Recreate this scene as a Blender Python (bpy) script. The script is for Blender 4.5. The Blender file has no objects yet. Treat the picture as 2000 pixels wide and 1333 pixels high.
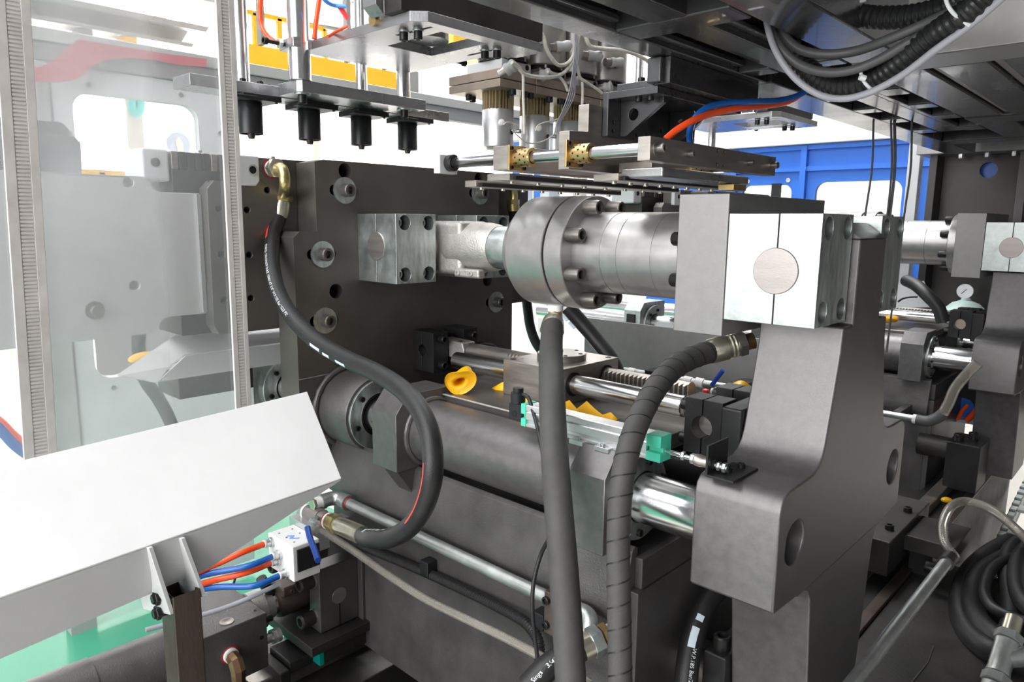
import bpy, bmesh, math, random
from mathutils import Vector, Matrix, geometry
random.seed(4)
PI = math.pi
SC = bpy.context.scene
COL = SC.collection

# ------------------------------------------------------------------ camera, light, exposure
FOC, YAW, PITCH, ROLL, EYE = 1402.6, math.radians(-43.244), math.radians(9.42), math.radians(.61), 1.6
_f = Vector((math.sin(YAW)*math.cos(PITCH), math.cos(YAW)*math.cos(PITCH), -math.sin(PITCH)))
_r = Vector((math.cos(YAW), -math.sin(YAW), 0)); _u = _r.cross(_f)
_R = _r*math.cos(ROLL)+_u*math.sin(ROLL); _U = _u*math.cos(ROLL)-_r*math.sin(ROLL)
CAMP = Vector((0, 0, EYE))
cam = bpy.data.cameras.new('camera'); camo = bpy.data.objects.new('camera', cam); COL.objects.link(camo)
cam.sensor_width = 36; cam.lens = 36*FOC/2000; cam.clip_start = .02; cam.clip_end = 200
camo.matrix_world = Matrix(((_R.x, _U.x, -_f.x, 0), (_R.y, _U.y, -_f.y, 0), (_R.z, _U.z, -_f.z, EYE), (0, 0, 0, 1)))
SC.camera = camo
SC.view_settings.view_transform = 'Standard'; SC.view_settings.look = 'None'
SC.view_settings.exposure = 0.60; SC.view_settings.gamma = 1.0; SC.view_settings.use_curve_mapping = False

W = bpy.data.worlds.new('hall_daylight'); SC.world = W; W.use_nodes = True
_n = W.node_tree.nodes; _l = W.node_tree.links
_bg = _n['Background']; _bg.inputs[0].default_value = (.96, .98, 1, 1); _bg.inputs[1].default_value = .34

def area(name, loc, target, sx, sy, power, color=(1, 1, 1)):
    L = bpy.data.lights.new(name, 'AREA'); L.shape = 'RECTANGLE'; L.size = sx; L.size_y = sy; L.energy = power; L.color = color
    o = bpy.data.objects.new(name, L); COL.objects.link(o); o.location = loc
    o.rotation_euler = (Vector(target)-Vector(loc)).to_track_quat('-Z', 'Y').to_euler()
    return o
area('hall_area_light', (-1.3, -1.7, 4.6), (-1.0, .9, 1.1), 4.0, 2.6, 120)
area('hall_window_light', (-.6, -3.6, 2.3), (-.9, 1.2, 1.3), 4.2, 2.0, 150)
area('hall_area_light', (-12.5, 5.5, 6.0), (-20, 12, 2.0), 8, 5, 5000)  # added light that whitens the far walls, aimed away from the machine
area('hall_area_light', (-2.6, 3.6, 5.2), (-2.2, 5.0, 1.0), 3, 2, 150)

def P(px, py, X=None, Y=None, Z=None, D=None):
    """the point of a real plane (or at a real distance) seen along one line of sight of the survey camera"""
    d = _f+_R*((px-1000)/FOC)-_U*((py-666.5)/FOC)
    if X is not None: t = X/d.x
    elif Y is not None: t = Y/d.y
    elif Z is not None: t = (Z-EYE)/d.z
    else: t = D
    return CAMP+d*t

# ------------------------------------------------------------------ materials
MATS = {}
def mat(name, col, metal=0.0, rough=.5, var=.0, scale=8, bump=0.0, bscale=200, stretch=(1, 1, 1), rvar=0.0, coat=0.0, trans=0.0, ior=1.45, emit=0, col2=None, spec=None):
    m = bpy.data.materials.new(name); m.use_nodes = True
    nt = m.node_tree; N = nt.nodes; L = nt.links; b = N['Principled BSDF']
    b.inputs['Base Color'].default_value = (*col, 1); b.inputs['Metallic'].default_value = metal
    b.inputs['Roughness'].default_value = rough; b.inputs['Coat Weight'].default_value = coat
    b.inputs['Transmission Weight'].default_value = trans; b.inputs['IOR'].default_value = ior
    if spec is not None: b.inputs['Specular IOR Level'].default_value = spec
    if emit:
        b.inputs['Emission Color'].default_value = (*col, 1); b.inputs['Emission Strength'].default_value = emit
    tc = N.new('ShaderNodeTexCoord')
    def coords(src='Object'):
        if stretch == (1, 1, 1): return tc.outputs[src]
        mp = N.new('ShaderNodeMapping'); mp.inputs['Scale'].default_value = stretch
        L.new(tc.outputs[src], mp.inputs[0]); return mp.outputs[0]
    if var or col2:
        n = N.new('ShaderNodeTexNoise'); n.inputs['Scale'].default_value = scale; n.inputs['Detail'].default_value = 5; n.inputs['Roughness'].default_value = .6
        L.new(coords(), n.inputs['Vector'])
        r = N.new('ShaderNodeValToRGB'); r.color_ramp.elements[0].position = .35; r.color_ramp.elements[1].position = .68
        c2 = col2 or tuple(min(1, c*(1+var)) for c in col)
        c1 = col if col2 else tuple(c*(1-var) for c in col)
        r.color_ramp.elements[0].color = (*c1, 1); r.color_ramp.elements[1].color = (*c2, 1)
        L.new(n.outputs[0], r.inputs[0]); L.new(r.outputs[0], b.inputs['Base Color'])
        if rvar:
            mr = N.new('ShaderNodeMapRange'); mr.inputs[1].default_value = .3; mr.inputs[2].default_value = .7
            mr.inputs[3].default_value = max(.02, rough-rvar); mr.inputs[4].default_value = rough+rvar
            L.new(n.outputs[0], mr.inputs[0]); L.new(mr.outputs[0], b.inputs['Roughness'])
    if bump:
        n2 = N.new('ShaderNodeTexNoise'); n2.inputs['Scale'].default_value = bscale; n2.inputs['Detail'].default_value = 3
        L.new(coords(), n2.inputs['Vector'])
        bp = N.new('ShaderNodeBump'); bp.inputs['Strength'].default_value = bump; bp.inputs['Distance'].default_value = .002
        L.new(n2.outputs[0], bp.inputs['Height']); L.new(bp.outputs[0], b.inputs['Normal'])
    MATS[name] = m
    return m
GRAY = mat('iron_grey_hammered_paint', (.165, .158, .158), .62, .36, .10, 60, .16, 1500, rvar=.05)
GRAYD = mat('iron_grey_paint_dusty', (.105, .100, .099), .45, .42, .22, 9, .30, 380, rvar=.08)
PLP = mat('light_grey_hammered_paint', (.27, .263, .262), .62, .42, .06, 40, .16, 1400, rvar=.04)
CYLP = mat('silver_grey_metallic_paint', (.42, .41, .405), .75, .32, .06, 40, .08, 1400, rvar=.04)
PLATE = mat('phosphated_steel_plate', (.155, .143, .132), .7, .42, .16, 5, .12, 260, rvar=.08)
MACH = mat('ground_tool_steel', (.41, .375, .345), .9, .36, .14, 14, .10, 300, (1, 1, 6), rvar=.07)
DARK = mat('dark_mill_steel', (.055, .052, .050), .6, .45, .3, 6, .2, 200, rvar=.1)
FRAME = mat('black_frame_enamel', (.085, .085, .090), .55, .23, .25, 5, .08, 120, rvar=.08, coat=.2)
ZINC = mat('zinc_plated_steel', (.53, .57, .56), .92, .37, .24, 20, .05, 160, (1, 4, 1), rvar=.09)
GALV = mat('galvanised_pipe', (.52, .54, .53), .85, .38, .12, 24, .12, 300, rvar=.08)
CHROME = mat('hard_chrome', (.78, .78, .79), 1.0, .19, .05, 30, .02, 500)
STEELB = mat('brushed_pin_face', (.36, .33, .315), .85, .38, .10, 9, .06, 200, (1, 1, 8), rvar=.05)
ALU = mat('anodised_aluminium', (.66, .67, .68), .85, .34, .06, 20, .05, 300, (1, 1, 10))
SHUT = mat('pale_ground_plate', (.72, .72, .73), .6, .5, .05, 5)
ALUP = mat('milled_aluminium_plate', (.40, .40, .41), .85, .30, .12, 7, .1, 220, (1, 1, 1), rvar=.08)
CAST = mat('cast_steel', (.46, .44, .42), .75, .5, .10, 40, .5, 260)
BOLT = mat('black_oxide_bolt', (.030, .029, .029), .6, .36, .2, 30)
BLOCK = mat('black_painted_block', (.018, .018, .019), .2, .42, .2, 20, .1, 300)
HOLE = mat('bore_in_steel', (.02, .019, .018), .6, .5)
RUB = mat('hydraulic_hose_rubber', (.018, .018, .019), 0, .38, .2, 40, .25, 700, spec=.45)
WRAP = mat('textile_hose_sleeve', (.060, .058, .057), 0, .62, .14, 30, .3, 900)
CONDUIT = mat('corrugated_conduit', (.020, .020, .021), 0, .32, .1, 20)
CABLE = mat('grey_cable_sheath', (.085, .085, .088), 0, .42, .1, 20)
CABLEL = mat('light_grey_cable_sheath', (.36, .36, .40), 0, .4)
WIRE = mat('heat_proof_sleeved_wire', (.72, .69, .62), 0, .6, .15, 60, .2, 500)
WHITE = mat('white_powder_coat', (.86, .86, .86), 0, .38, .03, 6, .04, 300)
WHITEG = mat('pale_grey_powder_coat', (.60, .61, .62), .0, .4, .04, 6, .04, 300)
PTFE = mat('white_thread_tape', (.80, .78, .76), 0, .6, .05, 60)
REDSEAL = mat('red_thread_sealant', (.28, .03, .04), 0, .4)
CAD = mat('yellow_chromated_fitting', (.55, .46, .22), .9, .32, .25, 50)
CADL = mat('pale_chromated_ferrule', (.66, .64, .52), .9, .28, .15, 30)
BRASS = mat('brass', (.62, .44, .20), .95, .30, .12, 40)
COPPER = mat('brown_bronze_fitting', (.30, .19, .11), .9, .34, .2, 40)
RED = mat('orange_red_air_tube', (.90, .085, .015), 0, .22, spec=.6)
BLUE = mat('blue_air_tube', (.010, .105, .42), 0, .22, spec=.6)
SKYT = mat('sky_blue_air_tube', (.08, .30, .80), 0, .25)
TIE = mat('white_nylon_tie', (.78, .80, .82), 0, .4)
def clear_mat(name, tint, milky):
    m = bpy.data.materials.new(name); m.use_nodes = True; nt = m.node_tree; nt.nodes.clear(); N = nt.nodes; L = nt.links
    out = N.new('ShaderNodeOutputMaterial'); tr = N.new('ShaderNodeBsdfTransparent'); gl = N.new('ShaderNodeBsdfGlossy'); df = N.new('ShaderNodeBsdfDiffuse'); lw = N.new('ShaderNodeLayerWeight')
    tr.inputs[0].default_value = (*tint, 1); gl.inputs['Roughness'].default_value = .24; df.inputs[0].default_value = (.75, .70, .64, 1); lw.inputs['Blend'].default_value = .30
    a = N.new('ShaderNodeMixShader'); a.inputs[0].default_value = milky; L.new(tr.outputs[0], a.inputs[1]); L.new(df.outputs[0], a.inputs[2])
    b = N.new('ShaderNodeMixShader'); L.new(lw.outputs['Fresnel'], b.inputs[0]); L.new(a.outputs[0], b.inputs[1]); L.new(gl.outputs[0], b.inputs[2]); L.new(b.outputs[0], out.inputs[0])
    MATS[name] = m; return m
CLEAR = clear_mat('clear_pvc_tube', (.86, .83, .78), .16)
YEL = mat('yellow_rubber_cap', (.98, .48, .006), 0, .38, .08, 20)
GREEN = mat('turquoise_plastic', (.08, .62, .42), 0, .36, .05, 30)
BLKP = mat('black_plastic', (.014, .014, .016), 0, .36)
BLUEP = mat('blue_enamel_panel', (.035, .16, .62), 0, .38, .06, 3)
BLUEL = mat('blue_lever_sleeve', (.012, .055, .30), 0, .35)
WORN = mat('bare_square_tube', (.10, .078, .066), .6, .42, .25, 14, .15, 200, (1, 1, .3), rvar=.08)
WINK = mat('white_hose_print', (.80, .82, .84), 0, .5)
REDP = mat('red_hose_stripe', (.75, .05, .04), 0, .4)
LABB = mat('pale_blue_hose_label', (.62, .72, .78), 0, .45)
YPAINT = mat('yellow_crane_paint', (.90, .52, .03), 0, .45, .05, 3)
CLR = (1, 1, 1)

# ------------------------------------------------------------------ geometry collector
def frames(pts):
    """parallel-transport frames along a polyline"""
    n = len(pts); T = []
    for i in range(n):
        a = pts[max(0, i-1)]; b = pts[min(n-1, i+1)]
        T.append((b-a).normalized())
    ref = Vector((0, 0, 1)) if abs(T[0].z) < .9 else Vector((0, 1, 0))
    u = T[0].cross(ref).normalized(); U = [u]
    for i in range(1, n):
        u = u-T[i]*u.dot(T[i]); u.normalize(); U.append(u)
    return T, U, [T[i].cross(U[i]) for i in range(n)]
def spline(pts, step=.012):
    """Catmull-Rom through the points, resampled evenly"""
    p = [Vector(q) for q in pts]
    if len(p) == 2: dense = [p[0].lerp(p[1], i/8) for i in range(9)]
    else:
        q = [p[0]*2-p[1]]+p+[p[-1]*2-p[-2]]; dense = []
        for i in range(1, len(q)-2):
            p0, p1, p2, p3 = q[i-1:i+3]
            d0 = max(1e-5, (p1-p0).length**.5); d1 = max(1e-5, (p2-p1).length**.5); d2 = max(1e-5, (p3-p2).length**.5)
            m1 = ((p1-p0)/d0-(p2-p0)/(d0+d1)+(p2-p1)/d1)*d1; m2 = ((p2-p1)/d1-(p3-p1)/(d1+d2)+(p3-p2)/d2)*d1
            for k in range(24):
                t = k/24; t2 = t*t; t3 = t2*t
                dense.append(p1*(2*t3-3*t2+1)+m1*(t3-2*t2+t)+p2*(3*t2-2*t3)+m2*(t3-t2))
        dense.append(p[-1])
    L = [0]
    for i in range(1, len(dense)): L.append(L[-1]+(dense[i]-dense[i-1]).length)
    n = max(2, int(L[-1]/step)); out = []; j = 0
    for k in range(n+1):
        s = L[-1]*k/n
        while j < len(L)-2 and L[j+1] < s: j += 1
        t = (s-L[j])/max(1e-9, L[j+1]-L[j]); out.append(dense[j].lerp(dense[j+1], min(1, max(0, t))))
    return out
class G:
    def __init__(s): s.v = []; s.f = []
    def add(s, vs, fs):
        o = len(s.v); s.v += [tuple(v) for v in vs]; s.f += [[i+o for i in f] for f in fs]; return s
    def box(s, x0, x1, y0, y1, z0, z1):
        x0, x1 = min(x0, x1), max(x0, x1); y0, y1 = min(y0, y1), max(y0, y1); z0, z1 = min(z0, z1), max(z0, z1)
        return s.add([(x, y, z) for z in (z0, z1) for y in (y0, y1) for x in (x0, x1)],
                     [(0, 2, 3, 1), (4, 5, 7, 6), (0, 1, 5, 4), (2, 6, 7, 3), (0, 4, 6, 2), (1, 3, 7, 5)])
    def hexa(s, a, b):
        """a solid between two quads a and b (4 points each, same order)"""
        return s.add(list(a)+list(b), [(3, 2, 1, 0), (4, 5, 6, 7)]+[(i, (i+1) % 4, (i+1) % 4+4, i+4) for i in range(4)])
    def prism(s, loop, axis, a0, a1, holes=()):
        """2-D outline (with holes) extruded along an axis; X: loop is (y,z), Y: (x,z), Z: (x,y)"""
        mk = {'X': lambda p, a: (a, p[0], p[1]), 'Y': lambda p, a: (p[0], a, p[1]), 'Z': lambda p, a: (p[0], p[1], a)}[axis]
        loops = [list(loop)]+[list(h) for h in holes]
        flat = [p for l in loops for p in l]; n = len(flat)
        tri = geometry.tessellate_polygon([[Vector((p[0], p[1], 0)) for p in l] for l in loops]) if (holes or len(loop) > 4) else None
        vs = [mk(p, a0) for p in flat]+[mk(p, a1) for p in flat]
        fs = []
        if tri:
            for t in tri: fs.append(tuple(t)); fs.append(tuple(i+n for i in reversed(t)))
        else: fs += [tuple(range(n)), tuple(range(2*n-1, n-1, -1))]
        o = 0
        for l in loops:
            m = len(l)
            for i in range(m): fs.append((o+i, o+(i+1) % m, o+(i+1) % m+n, o+i+n))
            o += m
        return s.add(vs, fs)
    def tube(s, pts, r, seg=16, caps=True, closed=False):
        """round sweep; r is a number or a list"""
        pts = [Vector(p) for p in pts]; T, U, V = frames(pts); n = len(pts)
        R = r if isinstance(r, (list, tuple)) else [r]*n
        vs = []; fs = []
        for i in range(n):
            for k in range(seg):
                a = 2*PI*k/seg; vs.append(pts[i]+(U[i]*math.cos(a)+V[i]*math.sin(a))*R[i])
        for i in range(n-1):
            for k in range(seg): fs.append((i*seg+k, i*seg+(k+1) % seg, (i+1)*seg+(k+1) % seg, (i+1)*seg+k))
        if caps: fs += [tuple(range(seg-1, -1, -1)), tuple((n-1)*seg+k for k in range(seg))]
        return s.add(vs, fs)
    def cyl(s, a, b, r, seg=24, r2=None): return s.tube([a, b], [r, r if r2 is None else r2], seg)
    def lathe(s, origin, axis, prof, seg=32, ang=0):
        """profile [(along, radius)...] turned about an axis"""
        o = Vector(origin); t = Vector(axis).normalized()
        ref = Vector((0, 0, 1)) if abs(t.z) < .9 else Vector((0, 1, 0))
        u = t.cross(ref).normalized(); v = t.cross(u); vs = []; fs = []; n = len(prof)
        for a, r in prof:
            for k in range(seg):
                w = 2*PI*k/seg+ang; vs.append(o+t*a+(u*math.cos(w)+v*math.sin(w))*r)
        for i in range(n-1):
            for k in range(seg): fs.append((i*seg+k, i*seg+(k+1) % seg, (i+1)*seg+(k+1) % seg, (i+1)*seg+k))
        if prof[0][1] > 1e-5: fs.append(tuple(range(seg-1, -1, -1)))
        if prof[-1][1] > 1e-5: fs.append(tuple((n-1)*seg+k for k in range(seg)))
        return s.add(vs, fs)
    def ring(s, origin, axis, r0, r1, h, seg=32):
        """washer: inner r0, outer r1, height h"""
        o = Vector(origin); t = Vector(axis).normalized()
        ref = Vector((0, 0, 1)) if abs(t.z) < .9 else Vector((0, 1, 0))
        u = t.cross(ref).normalized(); v = t.cross(u); vs = []; fs = []
        for a, r in ((0, r0), (0, r1), (h, r1), (h, r0)):
            for k in range(seg):
                w = 2*PI*k/seg; vs.append(o+t*a+(u*math.cos(w)+v*math.sin(w))*r)
        for i in range(4):
            j = (i+1) % 4
            for k in range(seg): fs.append((i*seg+k, i*seg+(k+1) % seg, j*seg+(k+1) % seg, j*seg+k))
        return s.add(vs, fs)
    def hexn(s, origin, axis, af, h, seg=6): return s.lathe(origin, axis, [(0, af*.53), (.001, af*.577), (h-.001, af*.577), (h, af*.53)], seg)
def circ(cx, cy, r, n=20): return [(cx+r*math.cos(2*PI*i/n), cy+r*math.sin(2*PI*i/n)) for i in range(n)]
def slot(cx, cy, w, r, n=8): return [(cx+w/2+r*math.cos(-PI/2+PI*i/n), cy+r*math.sin(-PI/2+PI*i/n)) for i in range(n+1)]+[(cx-w/2+r*math.cos(PI/2+PI*i/n), cy+r*math.sin(PI/2+PI*i/n)) for i in range(n+1)]

def finish(me, smooth=35):
    bm = bmesh.new(); bm.from_mesh(me)
    bmesh.ops.recalc_face_normals(bm, faces=bm.faces)
    bm.to_mesh(me); bm.free()
    if smooth:
        me.polygons.foreach_set('use_smooth', [True]*len(me.polygons)); me.set_sharp_from_angle(angle=math.radians(smooth))
WL = {}
def obj(name, g, m, parent=None, bevel=0, smooth=35, seg=2, at=None):
    """ONE mesh object from world-space geometry; its origin sits at the middle of its foot"""
    xs = [v[0] for v in g.v]; ys = [v[1] for v in g.v]; zs = [v[2] for v in g.v]
    c = Vector(at) if at is not None else Vector(((min(xs)+max(xs))/2, (min(ys)+max(ys))/2, min(zs)))
    me = bpy.data.meshes.new(name); me.from_pydata([(v[0]-c.x, v[1]-c.y, v[2]-c.z) for v in g.v], [], g.f)
    finish(me, smooth); me.materials.append(m)
    o = bpy.data.objects.new(name, me); COL.objects.link(o); o.location = c; WL[o] = c
    if parent:
        o.parent = parent; o.matrix_parent_inverse = Matrix.Translation(-WL[parent])
    if bevel:
        b = o.modifiers.new('edge', 'BEVEL'); b.width = bevel; b.segments = seg; b.limit_method = 'ANGLE'; b.angle_limit = math.radians(40); b.harden_normals = True
    return o
def tag(o, label=None, cat=None, group=None, kind=None):
    if label: o['label'] = label
    if cat: o['category'] = cat
    if group: o['group'] = group
    if kind: o['kind'] = kind
    return o
def thing(name, loc, label, cat, group=None):
    o = bpy.data.objects.new(name, None); COL.objects.link(o); o.location = loc; o.empty_display_size = .03; WL[o] = Vector(loc)
    return tag(o, label, cat, group)
BM = {}
def bolt(parent, p, d, r=.009, h=.011, m=None, name='bolt', hexh=False):
    """socket head cap screw (or hex head), its head standing on p and pointing along d; mesh data shared"""
    m = m or BOLT; key = (round(r, 4), round(h, 4), m.name, hexh)
    if key not in BM:
        g = G()
        if hexh: g.lathe((0, 0, 0), (0, 0, 1), [(0, r), (h*.85, r), (h, r*.9)], 6)
        else: g.lathe((0, 0, 0), (0, 0, 1), [(0, r), (h*.9, r), (h, r*.88), (h, r*.60), (h*.45, r*.52), (h*.40, 0)], 18)
        me = bpy.data.meshes.new(name); me.from_pydata(g.v, [], g.f); finish(me, 30); me.materials.append(m); BM[key] = me
    o = bpy.data.objects.new(name, BM[key]); COL.objects.link(o)
    o.location = p; o.rotation_euler = Vector(d).to_track_quat('Z', 'Y').to_euler(); WL[o] = Vector(p)
    o.parent = parent; o.matrix_parent_inverse = Matrix.Translation(-WL[parent])
    return o
def washer(parent, p, d, r0, r1, h, m=None):
    return obj('washer', G().ring(p, d, r0, r1, h, 28), m or ZINC, parent)
def children(o): return [c for c in bpy.data.objects if c.parent == o]
def copy_tree(o, off, parent=None, label=None, group=None):
    c = o.copy(); COL.objects.link(c); WL[c] = WL[o]+Vector(off)
    if parent is None:
        c.location = Vector(o.location)+Vector(off)
        if label: c['label'] = label
        if group: c['group'] = group
    else:
        mi = o.matrix_parent_inverse.copy(); c.parent = parent; c.matrix_parent_inverse = mi
    for ch in KIDS.get(o, ()): copy_tree(ch, off, c)
    return c
KIDS = {}
def index_kids():
    KIDS.clear()
    for c in bpy.data.objects:
        if c.parent: KIDS.setdefault(c.parent, []).append(c)
def text_on(path, s0, ang, string, size, r, m, parent, name='print', flip=False, squash=1.0):
    """flat print wrapped on a hose: s0 = where it starts along the path, ang = where round the hose"""
    cu = bpy.data.curves.new('t', 'FONT'); cu.body = string; cu.size = size; cu.resolution_u = 2
    to = bpy.data.objects.new('t', cu); COL.objects.link(to)
    me = bpy.data.meshes.new_from_object(to.evaluated_get(bpy.context.evaluated_depsgraph_get()))
    bpy.data.objects.remove(to)
    T, U, V = frames(path); L = [0]
    for i in range(1, len(path)): L.append(L[-1]+(path[i]-path[i-1]).length)
    vs = []
    for v in me.vertices:
        s = s0+(-v.co.x if flip else v.co.x)*squash; a = ang+(v.co.y if flip else -v.co.y)/r
        j = 0
        while j < len(L)-2 and L[j+1] < s: j += 1
        t = (s-L[j])/(L[j+1]-L[j]); q = path[j].lerp(path[j+1], t)
        u = U[j].lerp(U[j+1], t); w = V[j].lerp(V[j+1], t)
        vs.append(q+(u*math.cos(a)+w*math.sin(a))*r)
    g = G(); g.add(vs, [tuple(p.vertices) for p in me.polygons])
    return obj(name, g, m, parent, smooth=0)
# ------------------------------------------------------------------ the hall
def struct(name, g, m, parent=None, **k):
    o = obj(name, g, m, parent, **k)
    if parent is None: o['kind'] = 'structure'
    return o
def floor_mat():
    m = mat('floor_epoxy_and_concrete', (.62, .59, .54), 0, .24, .05, 3)
    nt = m.node_tree; N = nt.nodes; L = nt.links; b = N['Principled BSDF']
    tc = N.new('ShaderNodeTexCoord'); sx = N.new('ShaderNodeSeparateXYZ'); L.new(tc.outputs['Object'], sx.inputs[0])
    def cmp(src, op, v):
        n = N.new('ShaderNodeMath'); n.operation = op; n.inputs[1].default_value = v; L.new(src, n.inputs[0]); return n.outputs[0]
    def mul(a, c):
        n = N.new('ShaderNodeMath'); n.operation = 'MULTIPLY'; L.new(a, n.inputs[0]); L.new(c, n.inputs[1]); return n.outputs[0]
    green = mul(mul(cmp(sx.outputs[0], 'GREATER_THAN', -4.4), cmp(sx.outputs[0], 'LESS_THAN', -1.45)), cmp(sx.outputs[1], 'LESS_THAN', 2.1))
    line = mul(mul(cmp(sx.outputs[0], 'GREATER_THAN', -4.46), cmp(sx.outputs[0], 'LESS_THAN', -4.36)), cmp(sx.outputs[1], 'LESS_THAN', 2.1))
    old = b.inputs['Base Color'].links[0].from_socket
    a = N.new('ShaderNodeMixRGB'); L.new(green, a.inputs[0]); L.new(old, a.inputs[1]); a.inputs[2].default_value = (.055, .29, .18, 1)
    c = N.new('ShaderNodeMixRGB'); L.new(line, c.inputs[0]); L.new(a.outputs[0], c.inputs[1]); c.inputs[2].default_value = (.80, .80, .62, 1)
    L.new(c.outputs[0], b.inputs['Base Color'])
    return m
HALLW = mat('white_hall_wall', (.82, .81, .78), 0, .6, .03, 2)
HALLG = mat('grey_roof_sheet', (.42, .42, .41), .1, .5, .06, 2)
SKYL = mat('roof_skylight_sheet', (.95, .98, 1.0), 0, .5, emit=3.0)
STEELG = mat('grey_roof_steel', (.30, .30, .30), .2, .5, .08, 2)
g = G(); g.box(-20, 3, -4, 15, -.05, 0)
struct('floor', g, floor_mat(), at=(0, 0, 0))
g = G(); g.box(-20, 3, 15, 15.2, 0, 9); struct('wall_back', g, HALLW)
g = G(); g.box(-20.2, -20, -4, 15, 0, 9); struct('wall_left', g, HALLW)
g = G(); g.box(3, 3.2, -4, 15, 0, 9); struct('shade_wall_right', g, mat('dark_shade_wall', (.10, .10, .10), 0, .7, .05, 2))  # unseen wall added close by and kept dark, to darken the +X faces
# roof: grey sheets, purlins and skylight strips over the whole hall
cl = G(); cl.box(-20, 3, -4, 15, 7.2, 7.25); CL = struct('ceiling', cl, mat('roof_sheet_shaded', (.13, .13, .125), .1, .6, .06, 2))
for k in range(7):
    x = -18.8+k*2.7; obj('skylight', G().box(x, x+.95, -3.5, 14.5, 7.15, 7.19), SKYL, CL)
for k in range(9):
    x = -19.3+k*2.7; obj('rafter', G().box(x, x+.16, -4, 15, 6.65, 7.1), STEELG, CL)
for k in range(5):
    y = 3+k*2.6; obj('purlin', G().box(-20, 3, y, y+.10, 6.9, 7.14), STEELG, CL)

# travelling crane and a service platform in yellow
cr = thing('travelling_crane', (-9, 6.2, 3.55), 'yellow crane girder far behind the blowing station', 'crane', None)
g = G(); g.box(-9.2, -8.8, 4.55, 7.0, 3.42, 3.74); obj('girder', g, YPAINT, cr)
g = G(); g.box(-9.25, -8.75, 7.0, 7.2, 3.35, 3.8); obj('end_carriage', g, STEELG, cr)
g = G(); g.box(-9.15, -9.05, 4.55, 7.0, 3.74, 3.80); obj('rail', g, STEELG, cr)
g = G(); g.box(-9.2, -8.8, 7.95, 9.6, 4.2, 4.75); obj('hoist_box', g, YPAINT, cr)
for k in range(4): obj('hanger', G().box(-9.05, -8.95, 4.8+k*.65, 4.86+k*.65, 3.80, 6.7), STEELG, cr)
def railing(x, y0, y1, z0, n, lab):
    t = thing('safety_railing', (x, (y0+y1)/2, z0), lab, 'railing', None)
    for k in range(n+1):
        y = y0+(y1-y0)*k/n; obj('post', G().box(x-.03, x+.03, y-.03, y+.03, z0, z0+1.1), YPAINT, t)
    for z in (.55, 1.1): obj('rail', G().box(x-.03, x+.03, y0, y1, z0+z-.03, z0+z+.03), YPAINT, t)
    obj('toe_board', G().box(x-.02, x+.02, y0, y1, z0, z0+.15), YPAINT, t)
    for y in (y0+.1, y1-.1): obj('stand', G().box(x-.25, x-.15, y-.05, y+.05, 0, z0), HALLW, t)
    obj('deck', G().box(x-.3, x-.021, y0, y1, z0, z0+.04), HALLW, t)
railing(-10, 2.7, 3.6, 1.05, 2, 'yellow railing seen through the curtain and guard window')
railing(-10, 4.9, 6.4, 3.35, 4, 'yellow railing high up behind the blow pin plate')
railing(-9, 9.1, 10.6, 1.2, 3, 'yellow railing behind the white nozzles, right of the blow pins')
railing(-8, 7.6, 8.3, 1.1, 2, 'yellow frame standing just above the platen top')
st_ = thing('control_box', (-8, 7.3, 1.1), 'dark box on a stand beside the yellow frame behind the platen', 'box'); obj('case', G().box(-8.2, -7.9, 7.05, 7.62, 1.25, 1.75), STEELG, st_); obj('post', G().box(-8.1, -8.0, 7.3, 7.4, 0, 1.25), STEELG, st_)

rw = thing('crane_runway', (-12, 6, 4.3), 'grey crane runway beam high on the far left, above the guard', 'beam')
obj('upper_flange', G().box(-12.25, -11.8, 1.5, 6.2, 4.52, 4.60), STEELG, rw); obj('web', G().box(-12.05, -11.98, 1.5, 6.2, 4.32, 4.52), STEELG, rw); obj('lower_flange', G().box(-12.2, -11.85, 1.5, 6.2, 4.26, 4.32), STEELG, rw)
for y in (3.6, 4.2, 5.5): obj('corbel', G().box(-12.4, -11.9, y, y+.18, 4.0, 4.26), YPAINT if y == 4.2 else STEELG, rw)
for y in (2.4, 4.85): obj('hall_column', G().box(-12.5, -12.26, y, y+.34, 0, 6.6), HALLW, rw)
pr = thing('side_roof', (-12, 7.5, 4.6), 'grey purlins of the side roof behind the chrome columns at the upper left', 'roof')
for z0, z1 in ((4.56, 4.64), (4.86, 4.96), (5.14, 5.24)):
    g = G(); g.hexa([(-12.2, 6.25, z0-.06), (-11.9, 6.25, z0-.06), (-11.9, 6.25, z1-.06), (-12.2, 6.25, z1-.06)], [(-12.2, 9.4, z0+.10), (-11.9, 9.4, z0+.10), (-11.9, 9.4, z1+.10), (-12.2, 9.4, z1+.10)]); obj('purlin', g, STEELG, pr)
obj('post', G().box(-12.2, -12.0, 6.3, 6.42, 0, 5.4), STEELG, pr); obj('post', G().box(-12.2, -12.0, 9.2, 9.32, 0, 5.5), STEELG, pr)
g = G(); g.hexa([(-12.1, 8.3, 4.3), (-12.0, 8.3, 4.3), (-12.0, 8.38, 4.3), (-12.1, 8.38, 4.3)], [(-12.1, 8.95, 5.3), (-12.0, 8.95, 5.3), (-12.0, 9.03, 5.3), (-12.1, 9.03, 5.3)]); obj('brace', g, STEELG, pr)
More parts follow.
